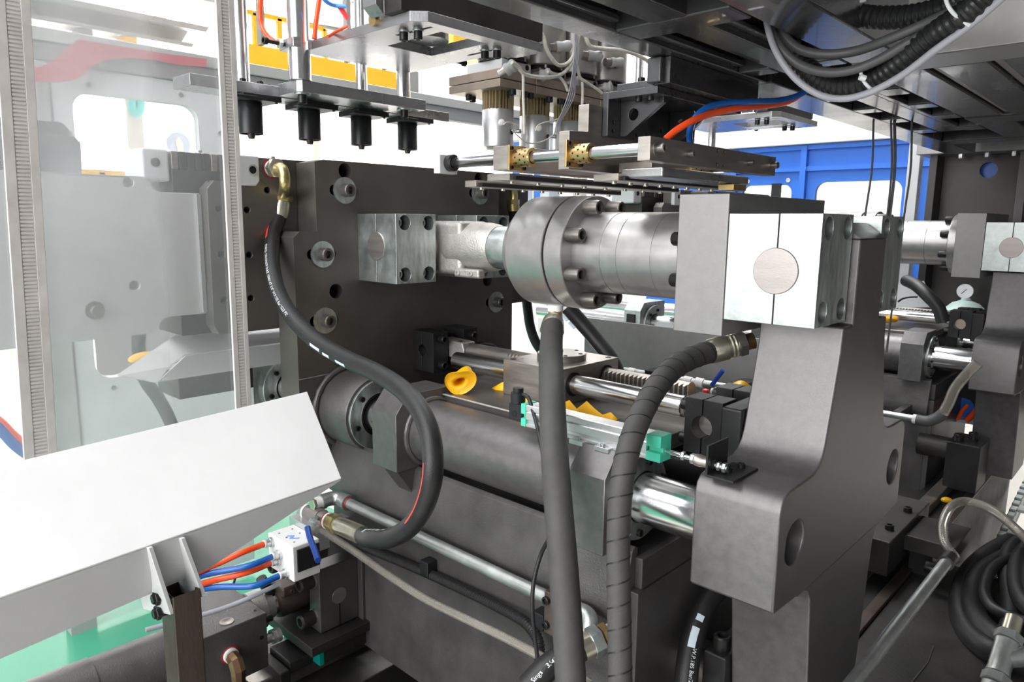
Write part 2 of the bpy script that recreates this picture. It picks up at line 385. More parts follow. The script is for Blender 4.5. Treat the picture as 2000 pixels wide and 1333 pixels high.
# blurred neighbour machine across the aisle
nm = thing('neighbour_machine', (-7, 4.4, 0), 'pale blurred machine with an inclined brace beyond the platen', 'machine')
g = G(); g.prism([(3.65, 1.95), (3.80, 1.95), (4.60, .9), (4.45, .9)], 'X', -7.0, -6.9); obj('brace', g, STEELG, nm)
g = G(); g.prism([(4.1, 1.95), (4.2, 1.95), (4.85, 1.0), (4.78, 1.0)], 'X', -7.2, -7.1); obj('brace', g, STEELG, nm)
g = G(); g.box(-7.6, -6.8, 3.2, 3.62, 1.6, 1.98); obj('head', g, WHITEG, nm, bevel=.05)
g = G(); g.cyl((-7.2, 3.5, 1.86), (-7.2, 4.35, 1.92), .07, 16); obj('arm', g, WHITEG, nm)
g = G(); g.cyl((-7.2, 2.95, 1.42), (-7.2, 3.45, 1.42), .14, 20); obj('drum', g, STEELG, nm)
g = G(); g.box(-7.6, -6.9, 2.9, 4.9, 0, 1.28); obj('body', g, WHITE, nm, bevel=.04)
nm = thing('wheeled_machine', (-6.6, 2.0, 0), 'shiny round topped machine seen through the guard window', 'machine')
g = G(); g.lathe((-6.6, 2.35, 1.30), (0, 0, 1), [(0, .34), (.25, .34), (.36, .22), (.40, 0)], 28); obj('dome', g, ALU, nm)
g = G(); g.box(-6.9, -6.3, 2.0, 2.75, 0, 1.3); obj('body', g, STEELG, nm, bevel=.03)
g = G(); g.box(-6.55, -6.45, 2.05, 2.65, 1.34, 1.38); obj('handle', g, BLKP, nm)
# round and oval signs on the far wall
SIGNB = mat('pale_blue_sign', (.62, .72, .92), 0, .5); SIGNT = mat('turquoise_sign', (.10, .75, .70), 0, .5)
sg = thing('hall_sign', (-11, 4.15, 3.0), 'turquoise U shaped sign on a post beyond the guard window', 'sign')
g = G(); g.tube([P(257, 180, X=-11), P(257, 205, X=-11), P(260, 217, X=-11), P(266, 221, X=-11), P(273, 217, X=-11), P(275, 205, X=-11), P(275, 180, X=-11)], .055, 10); obj('sign_face', g, SIGNT, sg); c = P(266, 221, X=-11); obj('sign_post', G().box(-11.12, -11.05, c.y-.1, c.y+.1, 0, c.z+.5), HALLW, sg)
sg = thing('round_sign', (-11, 5, 1.6), 'pale blue round mandatory sign on the far wall seen through the guard window', 'sign')
c = P(348, 282, X=-11); g = G(); g.lathe(c, (1, 0, 0), [(0, .17), (.02, .17)], 28); obj('disc', g, SIGNB, sg)
obj('sign_post', G().box(-.13+c.x, c.x-.001, c.y-.06, c.y+.06, 0, c.z+.1), HALLW, sg)
g = G(); q = c+Vector((.022, 0, 0)); g.prism([(q.y-.02, q.z-.12), (q.y+.06, q.z-.12), (q.y+.06, q.z+.02), (q.y, q.z+.11), (q.y-.05, q.z+.04)], 'X', q.x, q.x+.008); obj('pictogram', g, WHITE, sg)

# ------------------------------------------------------------------ machine guarding
def rrect(x0, x1, y0, y1, r, n=6):
    out = []
    for cx, cy, a0 in ((x1-r, y0+r, -PI/2), (x1-r, y1-r, 0), (x0+r, y1-r, PI/2), (x0+r, y0+r, PI)):
        out += [(cx+r*math.cos(a0+PI/2*i/n), cy+r*math.sin(a0+PI/2*i/n)) for i in range(n+1)]
    return out
gd = thing('guard_door', (-3.0, 1.1, 0), 'pale grey guard panel with a rounded window behind the clear curtain', 'guard panel')
g = G(); g.prism([(.80, .05), (1.46, .05), (1.46, 2.132), (.80, 2.132)], 'X', -3.03, -2.99, [rrect(.865, 1.315, .99, 2.045, .06)]); obj('panel', g, WHITEG, gd, bevel=.003)
obj('hinge_post', G().box(-3.05, -2.98, .70, .79, 0, 2.134), HALLG, gd)
for y, z in ((.92, 2.075), (1.25, 2.083), (.84, 1.9), (1.40, 1.95), (.92, .95), (1.28, .93)): bolt(gd, (-2.99, y, z), (1, 0, 0), .009, .006, STEELG)
g = G(); g.box(-3.02, -3.01, .868, 1.312, .993, 2.04)
GLASS = bpy.data.materials.new('clear_guard_pane'); GLASS.use_nodes = True
_nt = GLASS.node_tree; _nt.nodes.clear(); _o = _nt.nodes.new('ShaderNodeOutputMaterial'); _m = _nt.nodes.new('ShaderNodeMixShader'); _t = _nt.nodes.new('ShaderNodeBsdfTransparent'); _g = _nt.nodes.new('ShaderNodeBsdfGlossy')
_g.inputs['Roughness'].default_value = .04; _m.inputs[0].default_value = .06; _nt.links.new(_t.outputs[0], _m.inputs[1]); _nt.links.new(_g.outputs[0], _m.inputs[2]); _nt.links.new(_m.outputs[0], _o.inputs[0])
obj('pane', g, GLASS, gd)
gb_ = thing('guard_beam', (-3.0, 2.0, 2.18), 'long grey top rail of the left guard, crossing behind the blow pins', 'beam')
g = G(); g.box(-3.05, -2.97, .3, 3.6, 2.20, 2.245); obj('beam_top', g, HALLG, gb_, bevel=.004)
g = G(); g.box(-3.04, -2.98, .3, 3.6, 2.135, 2.199); obj('beam_web', g, STEELG, gb_, bevel=.004)
g = G(); g.box(-3.06, -2.985, 3.5, 3.6, 0, 2.135); obj('post', g, WHITEG, gb_)
ps = thing('slotted_sheet', (-2.55, .9, .55), 'pale sheet with a row of upright slots, just above the white chute', 'sheet')
hs = []
for k in range(11):
    y = .745+k*.046; hs.append(rrect(y-.006, y+.006, .695, .745, .0058)); hs.append(rrect(y+.017, y+.029, .655, .70, .0058))
g = G(); g.prism([(.70, .60), (1.28, .60), (1.28, .765), (.70, .765)], 'X', -2.56, -2.55, hs); obj('sheet', g, HALLG, ps)
g = G(); g.box(-2.56, -2.50, .70, 1.28, .767, .775); obj('top_fold', g, WHITE, ps)
obj('arm', G().box(-2.985, -2.561, 1.2, 1.26, .62, .66), HALLG, ps); obj('arm', G().box(-2.985, -2.561, .82, .88, .62, .66), HALLG, ps)

rb_ = thing('red_reflection', (-2.93, 1.0, 2.05), 'dull red reflection in the curtain, put in as a thin sheet behind it', 'reflection')
RREFL = mat('dull_red_reflection', (.45, .10, .12), 0, .4, .1, 5)  # a red reflection in the vinyl, put into the colour of a thin sheet
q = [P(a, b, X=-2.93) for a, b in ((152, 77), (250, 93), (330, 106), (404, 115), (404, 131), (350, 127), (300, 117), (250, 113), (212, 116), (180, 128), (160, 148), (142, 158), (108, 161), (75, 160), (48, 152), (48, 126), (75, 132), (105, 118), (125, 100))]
obj('reflection', G().prism([(v.y, v.z) for v in q], 'X', -2.932, -2.93), RREFL, rb_)
# blue guard wall across the far end
YB = 4.6
bw = thing('blue_guard_wall', (-2.0, YB, 0), 'blue sheet metal guard wall with rounded windows at the far right', 'guard wall')
wins = [rrect(-2.235, -1.905, 1.15, 1.852, .05), rrect(-1.755, -1.262, 1.15, 1.862, .06)]
g = G(); g.prism([(-2.95, .05), (-1.05, .05), (-1.05, 2.09), (-2.95, 2.09)], 'Y', YB, YB+.03, wins); obj('panel', g, BLUEP, bw)
for x in (-2.29, -1.83, -1.20): obj('rib', G().box(x-.018, x+.018, YB-.035, YB-.001, .05, 2.085), BLUEP, bw)
for z in (1.945, 2.075): obj('cross_rib', G().box(-2.93, -1.06, YB-.026, YB-.001, z-.014, z+.014), BLUEP, bw)
g = G(); g.box(-3.0, -1.0, YB-.06, YB+.06, 2.092, 2.175); obj('top_rail', g, WHITEG, bw, bevel=.004)
g = G(); g.box(-3.0, -1.0, YB-.02, YB+.06, 2.175, 2.23); obj('top_ledge', g, HALLW, bw)
for w in ((-2.236, -1.904, 1.149, 1.853), (-1.756, -1.261, 1.149, 1.863)): obj('pane', G().box(w[0], w[1], YB+.010, YB+.016, w[2], w[3]), GLASS, bw)
for x in (-2.20, -1.93): bolt(bw, (x, YB, 1.88), (0, -1, 0), .014, .006, WHITEG)
sw = obj('window_switch', G().box(-2.02, -1.97, YB-.04, YB-.002, 1.72, 1.86), BLKP, bw)
# blue and white uprights further left across the aisle
for k, (a, b, m_, lab) in enumerate(((1000, 1013, BLUEP, 'narrow blue upright left of the cylinder collar'), (1014, 1030, WHITEG, 'pale upright between two blue panels behind the collar'), (1042, 1092, BLUEP, 'blue panel behind the split collar'), (1093, 1120, WHITE, 'white post right of the blue panel behind the collar'), (1121, 1136, HALLG, 'grey post above the split collar'), (1160, 1196, WHITEG, 'pale cabinet behind the extruder knife bar'), (1245, 1272, WHITE, 'white post left of the small dark blue window'), (1330, 1345, WHITE, 'white post right of the small dark blue window'))):
    p0 = P(a, 345, Y=6.2); p1 = P(b, 345, Y=6.2)
    t = thing('aisle_upright', ((p0.x+p1.x)/2, 6.2, 0), lab, 'post')
    obj('sheet', G().box(p0.x, p1.x, 6.2, 6.3, 0, 2.5), m_, t, bevel=.008); obj('cap', G().box(p0.x, p1.x, 6.2, 6.3, 2.5005, 2.53), HALLG, t)
t = thing('aisle_window', (P(1300, 360, Y=6.1).x, 6.1, 0), 'dark blue window between two white posts above the cylinder', 'window panel')
p0 = P(1274, 350, Y=6.1); p1 = P(1329, 400, Y=6.1)
obj('frame', G().box(p0.x, p1.x, 6.1, 6.14, 0, 2.05), WHITE, t); obj('pane', G().box(p0.x+.02, p1.x-.02, 6.09, 6.1, 1.72, 2.0), mat('dark_blue_pane', (.10, .16, .40), 0, .3), t)
t = thing('low_white_fence', (-4.2, 5.6, 0), 'low white sheet fence beyond the collar, above the gearbox', 'fence')
obj('sheet', G().box(-5.3, -3.3, 5.6, 5.65, 0, 1.02), WHITE, t); obj('top_rail', G().box(-5.3, -3.3, 5.57, 5.68, 1.02, 1.08), WHITE, t, bevel=.01)
# right hand machine column
YP = 3.3
cb = thing('machine_column', (-.6, YP, 0), 'dark machine column with a blue round hole, at the upper right edge', 'column')
pl_ = [(-.762, .9), (1.8, .9), (1.8, 1.872), (-.762, 1.872)]  # web carried on out of view to keep reflections on the +X faces dark
bp_ = P(1931, 332, Y=YP)
g = G(); g.prism(pl_, 'Y', YP, YP+.02, [circ(bp_.x, bp_.z, .030, 24)]); obj('web', g, DARK, cb)
obj('hole_blue', G().box(bp_.x-.05, bp_.x+.05, YP+.04, YP+.06, bp_.z-.06, bp_.z+.06), BLUEP, cb)
obj('flange', G().box(-.790, -.763, YP-.10, YP+.05, .9, 1.872), DARK, cb, bevel=.002)
obj('flange', G().box(-.50, -.47, YP-.10, YP-.001, .9, 1.872), GRAYD, cb, bevel=.002)
obj('top_rail', G().box(-.83, 1.8, YP-.14, YP+.05, 1.873, 1.925), PLP, cb, bevel=.003)
for k in range(5):
    bolt(cb, (-.775+.085*k, YP-.08, 1.873), (0, 0, -1), .011, .016, ALU, hexh=True)
obj('post', G().box(-.895, -.85, YP, YP+.05, 0, 1.955), WHITEG, cb, bevel=.003)
obj('post', G().box(-.80, -.77, YP-.06, YP-.02, 0, .9), GRAYD, cb)
obj('blue_backing', G().box(-.848, -.79, YP+.20, YP+.22, 0, 1.872), BLUEP, cb)
obj('foot', G().box(1.5, 1.8, YP, YP+.3, 0, .899), DARK, cb); obj('foot', G().box(-.762, -.70, YP, YP+.02, 0, .899), DARK, cb)
for i, (x0, x1, lab) in enumerate(((1706, 1690, 'leftmost thin grey cable hanging before the blue wall window'), (1740, 1733, 'middle grey cable hanging before the blue wall window'), (1747, 1738, 'thicker grey cable hanging beside the middle one'), (1781, 1766, 'rightmost thin grey cable hanging before the blue wall'))):
    a = P(x0, 237, Z=1.853); b = P(x1, 420, Y=a.y)
    o = obj('hanging_cable', G().tube(spline([a, a.lerp(b, .5)+Vector((.006, 0, 0)), b, b+Vector((-.01, 0, -.35))], .03), .0036 if i == 2 else .0026, 8), CABLE)
    tag(o, lab, 'cable', None)
# ------------------------------------------------------------------ clamp station (built once, then copied to the second station)
YC, ZT, YT, ZC, SHIFT = 1.118, 1.184, .907, 1.5445, 1.6856
def mir(y): return 2*YC-y
STATION = []
def st(o, label2, group=None):
    STATION.append((o, label2, group)); return o

# clamp arm: one thick profile cut from plate
def arm_profile():
    h = [(.057, 1.582), (.057, 1.461), (.094, 1.461), (.097, 1.426), (.108, 1.378), (.120, 1.330), (.128, 1.300), (.134, 1.286), (.145, 1.275), (.162, 1.268), (.185, 1.2665),
         (.236, 1.2655), (.252, 1.262), (.262, 1.253), (.266, 1.240), (.266, 1.109), (.262, 1.104), (.190, 1.100), (.165, 1.100), (.146, 1.090), (.136, 1.072), (.110, .87), (.106, .802)]
    return [(YC+d, z) for d, z in h]+[(YC-d, z) for d, z in reversed(h)]
arm = st(thing('clamp_yoke', (-.40, YC, .802), 'thick grey clamp arm plate nearest the camera, with round eyes and rounded feet', 'machine arm', 'clamp arms'), 'grey clamp arm plate at the right edge, far clamp station')
g = G(); g.prism(arm_profile(), 'X', -.457, -.337, [circ(YT, ZT+.002, .0305, 28), circ(mir(YT), ZT+.002, .0305, 28)])
body = obj('arm_plate', g, GRAY, arm, bevel=.003)
g = G(); g.prism([(-.457, 1.5822), (-.457, 1.604), (-.368, 1.604), (-.3372, 1.5822)], 'Y', YC-.057, YC+.057)
obj('head_cap', g, GRAY, arm)

# tie bars
for y, lab, lab2 in ((YT, 'front chrome tie bar running from the near clamp arm through the grey tube', 'front chrome tie bar of the far clamp station'), (mir(YT), 'rear tie bar of the near station, behind the gearbox table', 'rear tie bar of the far clamp station')):
    t = thing('tie_bar', (-1.2, y, ZT), lab, 'rod', 'tie bars')
    g = G(); g.tube([(-2.25, y, ZT), (-1.2, y, ZT), (-.392, y, ZT)], .039, 40); obj('bar', g, CHROME, t, bevel=.002)
    st(t, lab2)

# cylinder
cy = st(thing('clamp_cylinder', (-.7, YC, ZC-.11), 'grey hydraulic clamp cylinder with a split bolted collar, in the middle of the photo', 'cylinder', 'clamp cylinders'), 'grey hydraulic clamp cylinder at the right, behind the near arm')
o = (0, YC, ZC)
g = G(); g.lathe(o, (1, 0, 0), [(-.90, .07), (-.845, .0765), (-.835, .0765), (-.8345, .0755), (-.7705, .0755), (-.770, .0745), (-.769, .0745), (-.7685, .0752), (-.7355, .0752), (-.735, .0744), (-.734, .0752), (-.6655, .0752), (-.665, .0744), (-.664, .0754), (-.556, .0754)], 64)
obj('barrel', g, CYLP, cy)
g = G(); g.lathe((0, YC, 1.5425), (1, 0, 0), [(-1.004, .060), (-1.004, .082), (-.998, .087), (-.976, .1035), (-.970, .1085), (-.8805, .1085), (-.879, .107)], 72)
obj('front_cap', g, CYLP, cy)
g = G(); g.lathe((0, YC, 1.5425), (1, 0, 0), [(-.885, .104), (-.870, .104)], 64); obj('collar_gap', g, HOLE, cy)
g = G(); g.lathe((0, YC, 1.5425), (1, 0, 0), [(-.874, .107), (-.8725, .1085), (-.8335, .1085), (-.832, .107), (-.832, .078)], 72)
obj('collar', g, CYLP, cy)
for k in range(8):
    a = math.radians(22.5+45*k); p = Vector((-.832, YC+.0925*math.cos(a), 1.5425+.0925*math.sin(a)))
    bolt(cy, p, (1, 0, 0), .0135, .031, PLATE)
g = G(); g.lathe((0, YC, 1.5425), (1, 0, 0), [(-.594, .074), (-.594, .096), (-.592, .098), (-.556, .098)], 56); obj('rear_flange', g, CYLP, cy)
for k in range(8):
    a = math.radians(22.5+45*k); bolt(cy, (-.594, YC+.0868*math.cos(a), 1.5425+.0868*math.sin(a)), (-1, 0, 0), .0115, .024, BOLT)
g = G(); g.box(-.5545, -.4755, YC-.1765, YC+.1765, 1.4415, 1.6425); obj('trunnion_plate', g, PLP, cy, bevel=.0018)
g = G(); g.lathe((0, YC, ZC), (1, 0, 0), [(-1.15, .0435), (-1.004, .0435)], 40); obj('piston_rod', g, CHROME, cy)
g = G(); g.lathe((0, YC, ZC), (1, 0, 0), [(-1.088, .046), (-1.032, .046)], 40); obj('rod_collar', g, ZINC, cy, bevel=.001)
# cast rod clevis
g = G(); g.lathe((0, YC, ZC), (1, 0, 0), [(-1.235, .046), (-1.215, .0535), (-1.12, .0535), (-1.10, .0505), (-1.088, .047)], 36)
obj('clevis_neck', g, CAST, cy)
g = G(); g.box(-1.30, -1.165, YC-.046, YC+.046, ZC-.062, ZC+.056); obj('clevis_body', g, CAST, cy, bevel=.012, seg=3)
g = G(); g.lathe((-1.295, YC-.060, ZC), (0, 1, 0), [(0, .036), (.002, .052), (.02, .056), (.10, .056), (.118, .052), (.12, .036)], 40); obj('clevis_eye', g, CAST, cy)
g = G(); g.box(-1.185, -1.105, YC-.050, YC-.028, ZC-.066, ZC-.046); obj('clevis_lug', g, CAST, cy, bevel=.006)
for x in (-1.168, -1.128): bolt(cy, (x, YC-.050, ZC-.056), (0, -1, 0), .0055, .003, CAST)

# zinc-plated trunnion clamps: two split blocks at each end of the cylinder
def clamp(x0, xs, x1, y0, y1, z0, z1, pin_x, pin_z, pr, lab, lab2, near):
    t = thing('trunnion_clamp', ((x0+x1)/2, (y0+y1)/2, z0), lab, 'clamp block', 'zinc trunnion clamps')
    hs = [(y0+(y1-y0)*u, z0+(z1-z0)*v) for u in (.215, .815) for v in (.13, .875)]
    g = G(); g.box(x0, xs-.0006, y0, y1, z0, z1); obj('clamp_half', g, ZINC, t, bevel=.0012)
    g = G(); g.prism([(y0, z0), (y1, z0), (y1, z1), (y0, z1)], 'X', xs+.0006, x1, [circ(a, b, .0155, 22) for a, b in hs]); obj('clamp_half', g, ZINC, t, bevel=.0008)
    for a, b in hs: bolt(t, (x1-.040, a, b), (1, 0, 0), .0125, .016, ZINC)
    g = G(); g.lathe((pin_x, y0-.0022, pin_z), (0, 1, 0), [(0, pr-.0008), (.0008, pr), (y1-y0+.002, pr)], 48); obj('pin', g, STEELB, t)
    g = G(); g.box(xs-.0007, xs+.0007, y0-.0001, y0+.01, z0+.0006, z1-.0006); obj('split_line', g, HOLE, t)
    return st(t, lab2)
clamp(-.475, -.4035, -.347, .942, 1.055, 1.4665, 1.615, -.4035, 1.539, .031, 'large bright zinc clamp block with a round pin end, before the near arm head', 'bright zinc clamp block with a pin end at the right edge', True)
clamp(-.475, -.4035, -.347, mir(1.055), mir(.942), 1.4665, 1.615, -.4035, 1.539, .031, 'zinc clamp block behind the near arm head, only its bolt-hole face showing', 'rear zinc clamp block of the far station', False)
clamp(-1.366, -1.297, -1.228, .945, 1.055, 1.466, 1.6145, -1.297, 1.545, .031, 'zinc clamp block bolted to the middle of the dark platen, at the rod clevis', 'zinc clamp block on the far platen', False)
clamp(-1.366, -1.297, -1.228, mir(1.055), mir(.945), 1.466, 1.6145, -1.297, 1.545, .031, 'zinc clamp block on the dark platen hidden behind the rod clevis', 'rear zinc clamp block on the far platen', False)

# moving platen with T-slots and cap screws
pl = st(thing('clamp_platen', (-1.40, YC, 1.06), 'large dark steel platen with slotted cap screws behind the hose', 'platen', 'clamp platens'), 'dark steel platen of the far station, only its top edge showing')
h = [(.255, 1.7265), (.277, 1.7205), (.277, 1.575), (.318, 1.575), (.333, 1.562), (.333, 1.06)]
prof = [(YC+d, z) for d, z in h]+[(YC-d, z) for d, z in reversed(h)]
screws = [(.911, 1.664), (1.322, 1.672), (.851, 1.527), (.852, 1.383), (1.384, 1.527), (1.384, 1.385)]
bores = [(.916, 1.706), (1.322, 1.708), (.884, 1.445), (1.354, 1.446)]
g = G(); g.prism(prof, 'X', -1.366, -1.440, [slot(y, z, .048, .0115) for y, z in screws]+[circ(y, z, .0165, 20) for y, z in bores])
obj('platen_plate', g, PLATE, pl, bevel=.0022)
for y, z in screws: obj('slot_floor', G().prism(slot(y, z, .049, .0118), 'X', -1.412, -1.43), HOLE, pl)
for y, z in bores: obj('bore_floor', G().prism(circ(y, z, .017, 20), 'X', -1.41, -1.43), HOLE, pl)
for y, z in screws:
    washer(pl, (-1.3655, y+.001, z), (1, 0, 0), .011, .0285, .0045, ZINC)
    bolt(pl, (-1.361, y+.001, z), (1, 0, 0), .0142, .021, PLATE)
g = G()
for k in range(27):
    pass
g.tube([P(585+3.8*k, 742.5-.77*k, X=-1.3655) for k in range(26)], .0011, 6); obj('weld_seam', g, CAST, pl)
# hub on the front tie bar
for y, lab, lab2 in ((YT, 'welded bearing hub with a bolted ring, where the front tie bar enters the dark platen', 'front bearing hub of the far platen'), (mir(YT), 'rear bearing hub of the dark platen behind the gearbox', 'rear bearing hub of the far platen')):
    hb = st(thing('bearing_hub', (-1.30, y, ZT-.084), lab, 'bearing', 'platen bearing hubs'), lab2)
    g = G(); g.lathe((0, y, ZT), (1, 0, 0), [(-1.366, .084), (-1.255, .084), (-1.252, .082), (-1.252, .05)], 56); obj('hub_sleeve', g, CAST if False else GRAYD, hb)
    g = G(); c = [(-1.359, y+.0885*math.cos(a*PI/24), ZT+.0885*math.sin(a*PI/24)) for a in range(49)]
    g.tube(c, [.0075+.0012*math.sin(a*2.3) for a in range(49)], 10); obj('weld_bead', g, GRAYD, hb)
    g = G(); g.ring((-1.2515, y, ZT), (1, 0, 0), .0475, .077, .007, 48); obj('seal_ring', g, ZINC, hb, bevel=.001)
    for k in range(6):
        a = math.radians(18+60*k); bolt(hb, (-1.2445, y+.062*math.cos(a), ZT+.062*math.sin(a)), (1, 0, 0), .0062, .005)
    g = G(); g.ring((-1.2525, y, ZT), (1, 0, 0), .040, .0475, .004, 40); obj('wiper', g, HOLE, hb)

# guide tubes with their two square bearing plates
for y, s, lab, lab2 in ((YT, 1, 'grey guide tube with two welded square end plates around the front tie bar', 'front guide tube with square end plates, far station'), (mir(YT), -1, 'rear guide tube behind the gearbox table', 'rear guide tube of the far station')):
    t = st(thing('guide_tube', (-.86, y, ZT-.10), lab, 'machine tube', 'guide tubes'), lab2)
    g = G(); g.lathe((0, y, ZT), (1, 0, 0), [(-1.085, .0635), (-.62, .0635)], 56); obj('tube_body', g, GRAY, t)
    g = G(); g.tube([(-1.070, y+.066*math.cos(a*PI/18), ZT+.066*math.sin(a*PI/18)) for a in range(37)], .0058, 8); obj('weld_bead', g, GRAY, t)
    def Y(d): return y-s*d
    for x0, x1, zb in ((-1.149, -1.072, 1.117), (-.648, -.581, 1.113)):
        g = G(); g.prism([(Y(.0895), zb), (Y(.0895), 1.2315), (Y(.060), 1.268), (Y(-.05), 1.268), (Y(-.05), zb)], 'X', x0, x1, [circ(y, ZT, .0395, 32)] if False else [])
        obj('end_plate', g, GRAY, t, bevel=.0016)
    g = G(); g.prism([(Y(.086), 1.120), (Y(.082), 1.110), (Y(.025), 1.03), (Y(.012), 1.03), (Y(.012), 1.12)], 'X', -1.118, -1.074); obj('gusset', g, GRAYD, t, bevel=.002)
    g = G(); g.prism([(Y(.045), 1.116), (Y(.012), 1.04), (Y(.0), 1.04), (Y(.0), 1.116)], 'X', -.622, -.600); obj('gusset', g, GRAYD, t, bevel=.002)
    g = G(); g.ring((-.581, y, ZT), (1, 0, 0), .0405, .068, .009, 44); obj('seal_ring', g, ZINC, t, bevel=.001)
    for k in range(6):
        a = math.radians(20+60*k); bolt(t, (-.572, y+.056*math.cos(a), ZT+.056*math.sin(a)), (1, 0, 0), .0058, .006)

# table plate between the tubes, then the box base beneath
tb = st(thing('slide_table', (-.86, YC, 1.235), 'dark steel table plate under the rack gearbox, strewn with yellow caps', 'table plate', 'slide tables'), 'dark steel table plate of the far station')
g = G(); g.prism([(-1.14, .940), (-.625, .940), (-.592, .975), (-.592, mir(.975)), (-.625, mir(.94)), (-1.14, mir(.94))], 'Z', 1.237, 1.2555); obj('table_top', g, PLATE, tb, bevel=.001)
g = G(); g.box(-1.12, -.64, .965, mir(.965), 1.20, 1.2368); obj('table_web', g, GRAYD, tb)
g = G(); g.tube([(-1.10, .9385, 1.2535), (-.86, .9385, 1.2532), (-.64, .9385, 1.2535)], .0022, 6); obj('weld_seam', g, CAST, tb)
bs = st(thing('machine_pedestal', (-.95, YC, .653), 'dark grey box base with a folded side wall below the guide tube', 'machine base', 'machine bases'), 'dark grey box base of the far station')
for s, nm in ((1, 'side_wall'), (-1, 'side_wall')):
    def Y(y): return y if s == 1 else mir(y)
    prof = [(Y(.880), 1.1145), (Y(.872), 1.118), (Y(.8645), 1.112), (Y(.850), 1.035), (Y(.845), 1.015), (Y(.848), 1.000), (Y(.858), .99), (Y(.861), .97), (Y(.861), .653), (Y(.880), .653)]
    g = G(); g.prism(prof, 'X', -1.366, -.560); obj(nm, g, GRAYD, bs, bevel=.001)
g = G(); g.box(-.58, -.545, .862, mir(.862), .653, 1.05); g.box(-.585, -.548, .875, mir(.875), 1.05, 1.10); obj('end_plate', g, GRAYD, bs, bevel=.002)
g = G(); g.box(-1.366, -.56, .88, mir(.88), 1.06, 1.10); obj('deck', g, GRAYD, bs)

# rack-and-pinion synchroniser
YR, ZR = 1.065, 1.293
gb = st(thing('rack_gearbox', (-.912, YC, 1.2555), 'square steel rack gearbox with a round cover and brass grease nipple on the table', 'gearbox', 'rack gearboxes'), 'steel rack gearbox of the far station')
g = G(); g.box(-.987, -.8375, 1.0245, mir(1.0245), 1.2555, 1.3265); obj('housing', g, MACH, gb, bevel=.0012)
g = G(); g.lathe((-.912, YC, 1.3265), (0, 0, 1), [(0, .050), (.0115, .050), (.0125, .049), (.0125, 0)], 48); obj('cover', g, MACH, gb)
for k in range(6):
    a = math.radians(20+60*k); bolt(gb, (-.912+.040*math.cos(a), YC+.040*math.sin(a), 1.339), (0, 0, 1), .0042, .0012)
g = G(); g.lathe((-.918, YC+.004, 1.339), (0, 0, 1), [(0, .0052), (.005, .0052), (.006, .003), (.008, .0032), (.0105, .0042), (.013, .0038), (.0135, .002), (.0155, .0032), (.018, .0030), (.019, .001)], 12); obj('grease_nipple', g, BRASS, gb)
for x in (-.974, -.852):
    for y in (1.040, mir(1.040)): bolt(gb, (x, y, 1.3255), (0, 0, 1), .0062, .002)
for y in (YR, mir(YR)):
    for x, d in ((-.8375, 1), (-.987, -1)): obj('rod_seal', G().ring((x, y, ZR), (d, 0, 0), .0192, .0232, .0022, 32), HOLE, gb)
rd = st(thing('guide_rod', (-.88, YR, ZR), 'front smooth chrome rod through the rack gearbox', 'rod', 'synchroniser rods'), 'smooth chrome rod of the far rack gearbox')
g = G(); g.lathe((0, YR, ZR), (1, 0, 0), [(-1.172, .017), (-1.170, .0192), (-.5975, .0192), (-.5955, .0175)], 36); obj('rod', g, CHROME, rd)
g = G(); g.lathe((0, YR, ZR), (1, 0, 0), [(-.5955, .0165), (-.590, .0165), (-.590, .0148), (-.565, .0148)], 28); obj('rod_end', g, MACH, rd)
rk = st(thing('toothed_rack', (-.9, mir(YR), ZR), 'round rack with cut teeth behind the smooth rod on the gearbox', 'rack', 'synchroniser racks'), 'toothed rack of the far gearbox')
YK = mir(YR); g = G(); g.lathe((0, YK, ZR), (1, 0, 0), [(-1.235, .0192), (-.9875, .0192), (-.987, .0185), (-.8375, .0185), (-.8374, .0185), (-.646, .0185)], 32)
# flatten the toothed side
g.v = [(x, max(y, YK-.0105) if x > -.9875 else y, z) for x, y, z in g.v]
obj('rack_bar', g, MACH, rk)
for k in range(20):
    x = -.8335+k*.0099
    if x > -.65: break
    w = math.sqrt(.0185**2-.010**2)
    t0 = [(x, YK-.0100, ZR-w), (x+.0078, YK-.0100, ZR-w), (x+.0078, YK-.0100, ZR+w), (x, YK-.0100, ZR+w)]
    t1 = [(x+.0024, YK-.0182, ZR-w*.8), (x+.0052, YK-.0182, ZR-w*.8), (x+.0052, YK-.0182, ZR+w*.8), (x+.0024, YK-.0182, ZR+w*.8)]
    g = G(); g.hexa(t1, t0); obj('tooth', g, MACH, rk, smooth=0)
for k in range(12):
    x = -1.10+k*.0099; w = .0158
    t0 = [(x, YK-.0100, ZR-w), (x+.0078, YK-.0100, ZR-w), (x+.0078, YK-.0100, ZR+w), (x, YK-.0100, ZR+w)]
    t1 = [(x+.0024, YK-.0182, ZR-w*.8), (x+.0052, YK-.0182, ZR-w*.8), (x+.0052, YK-.0182, ZR+w*.8), (x+.0024, YK-.0182, ZR+w*.8)]
    g = G(); g.hexa(t1, t0); obj('tooth', g, MACH, rk, smooth=0)
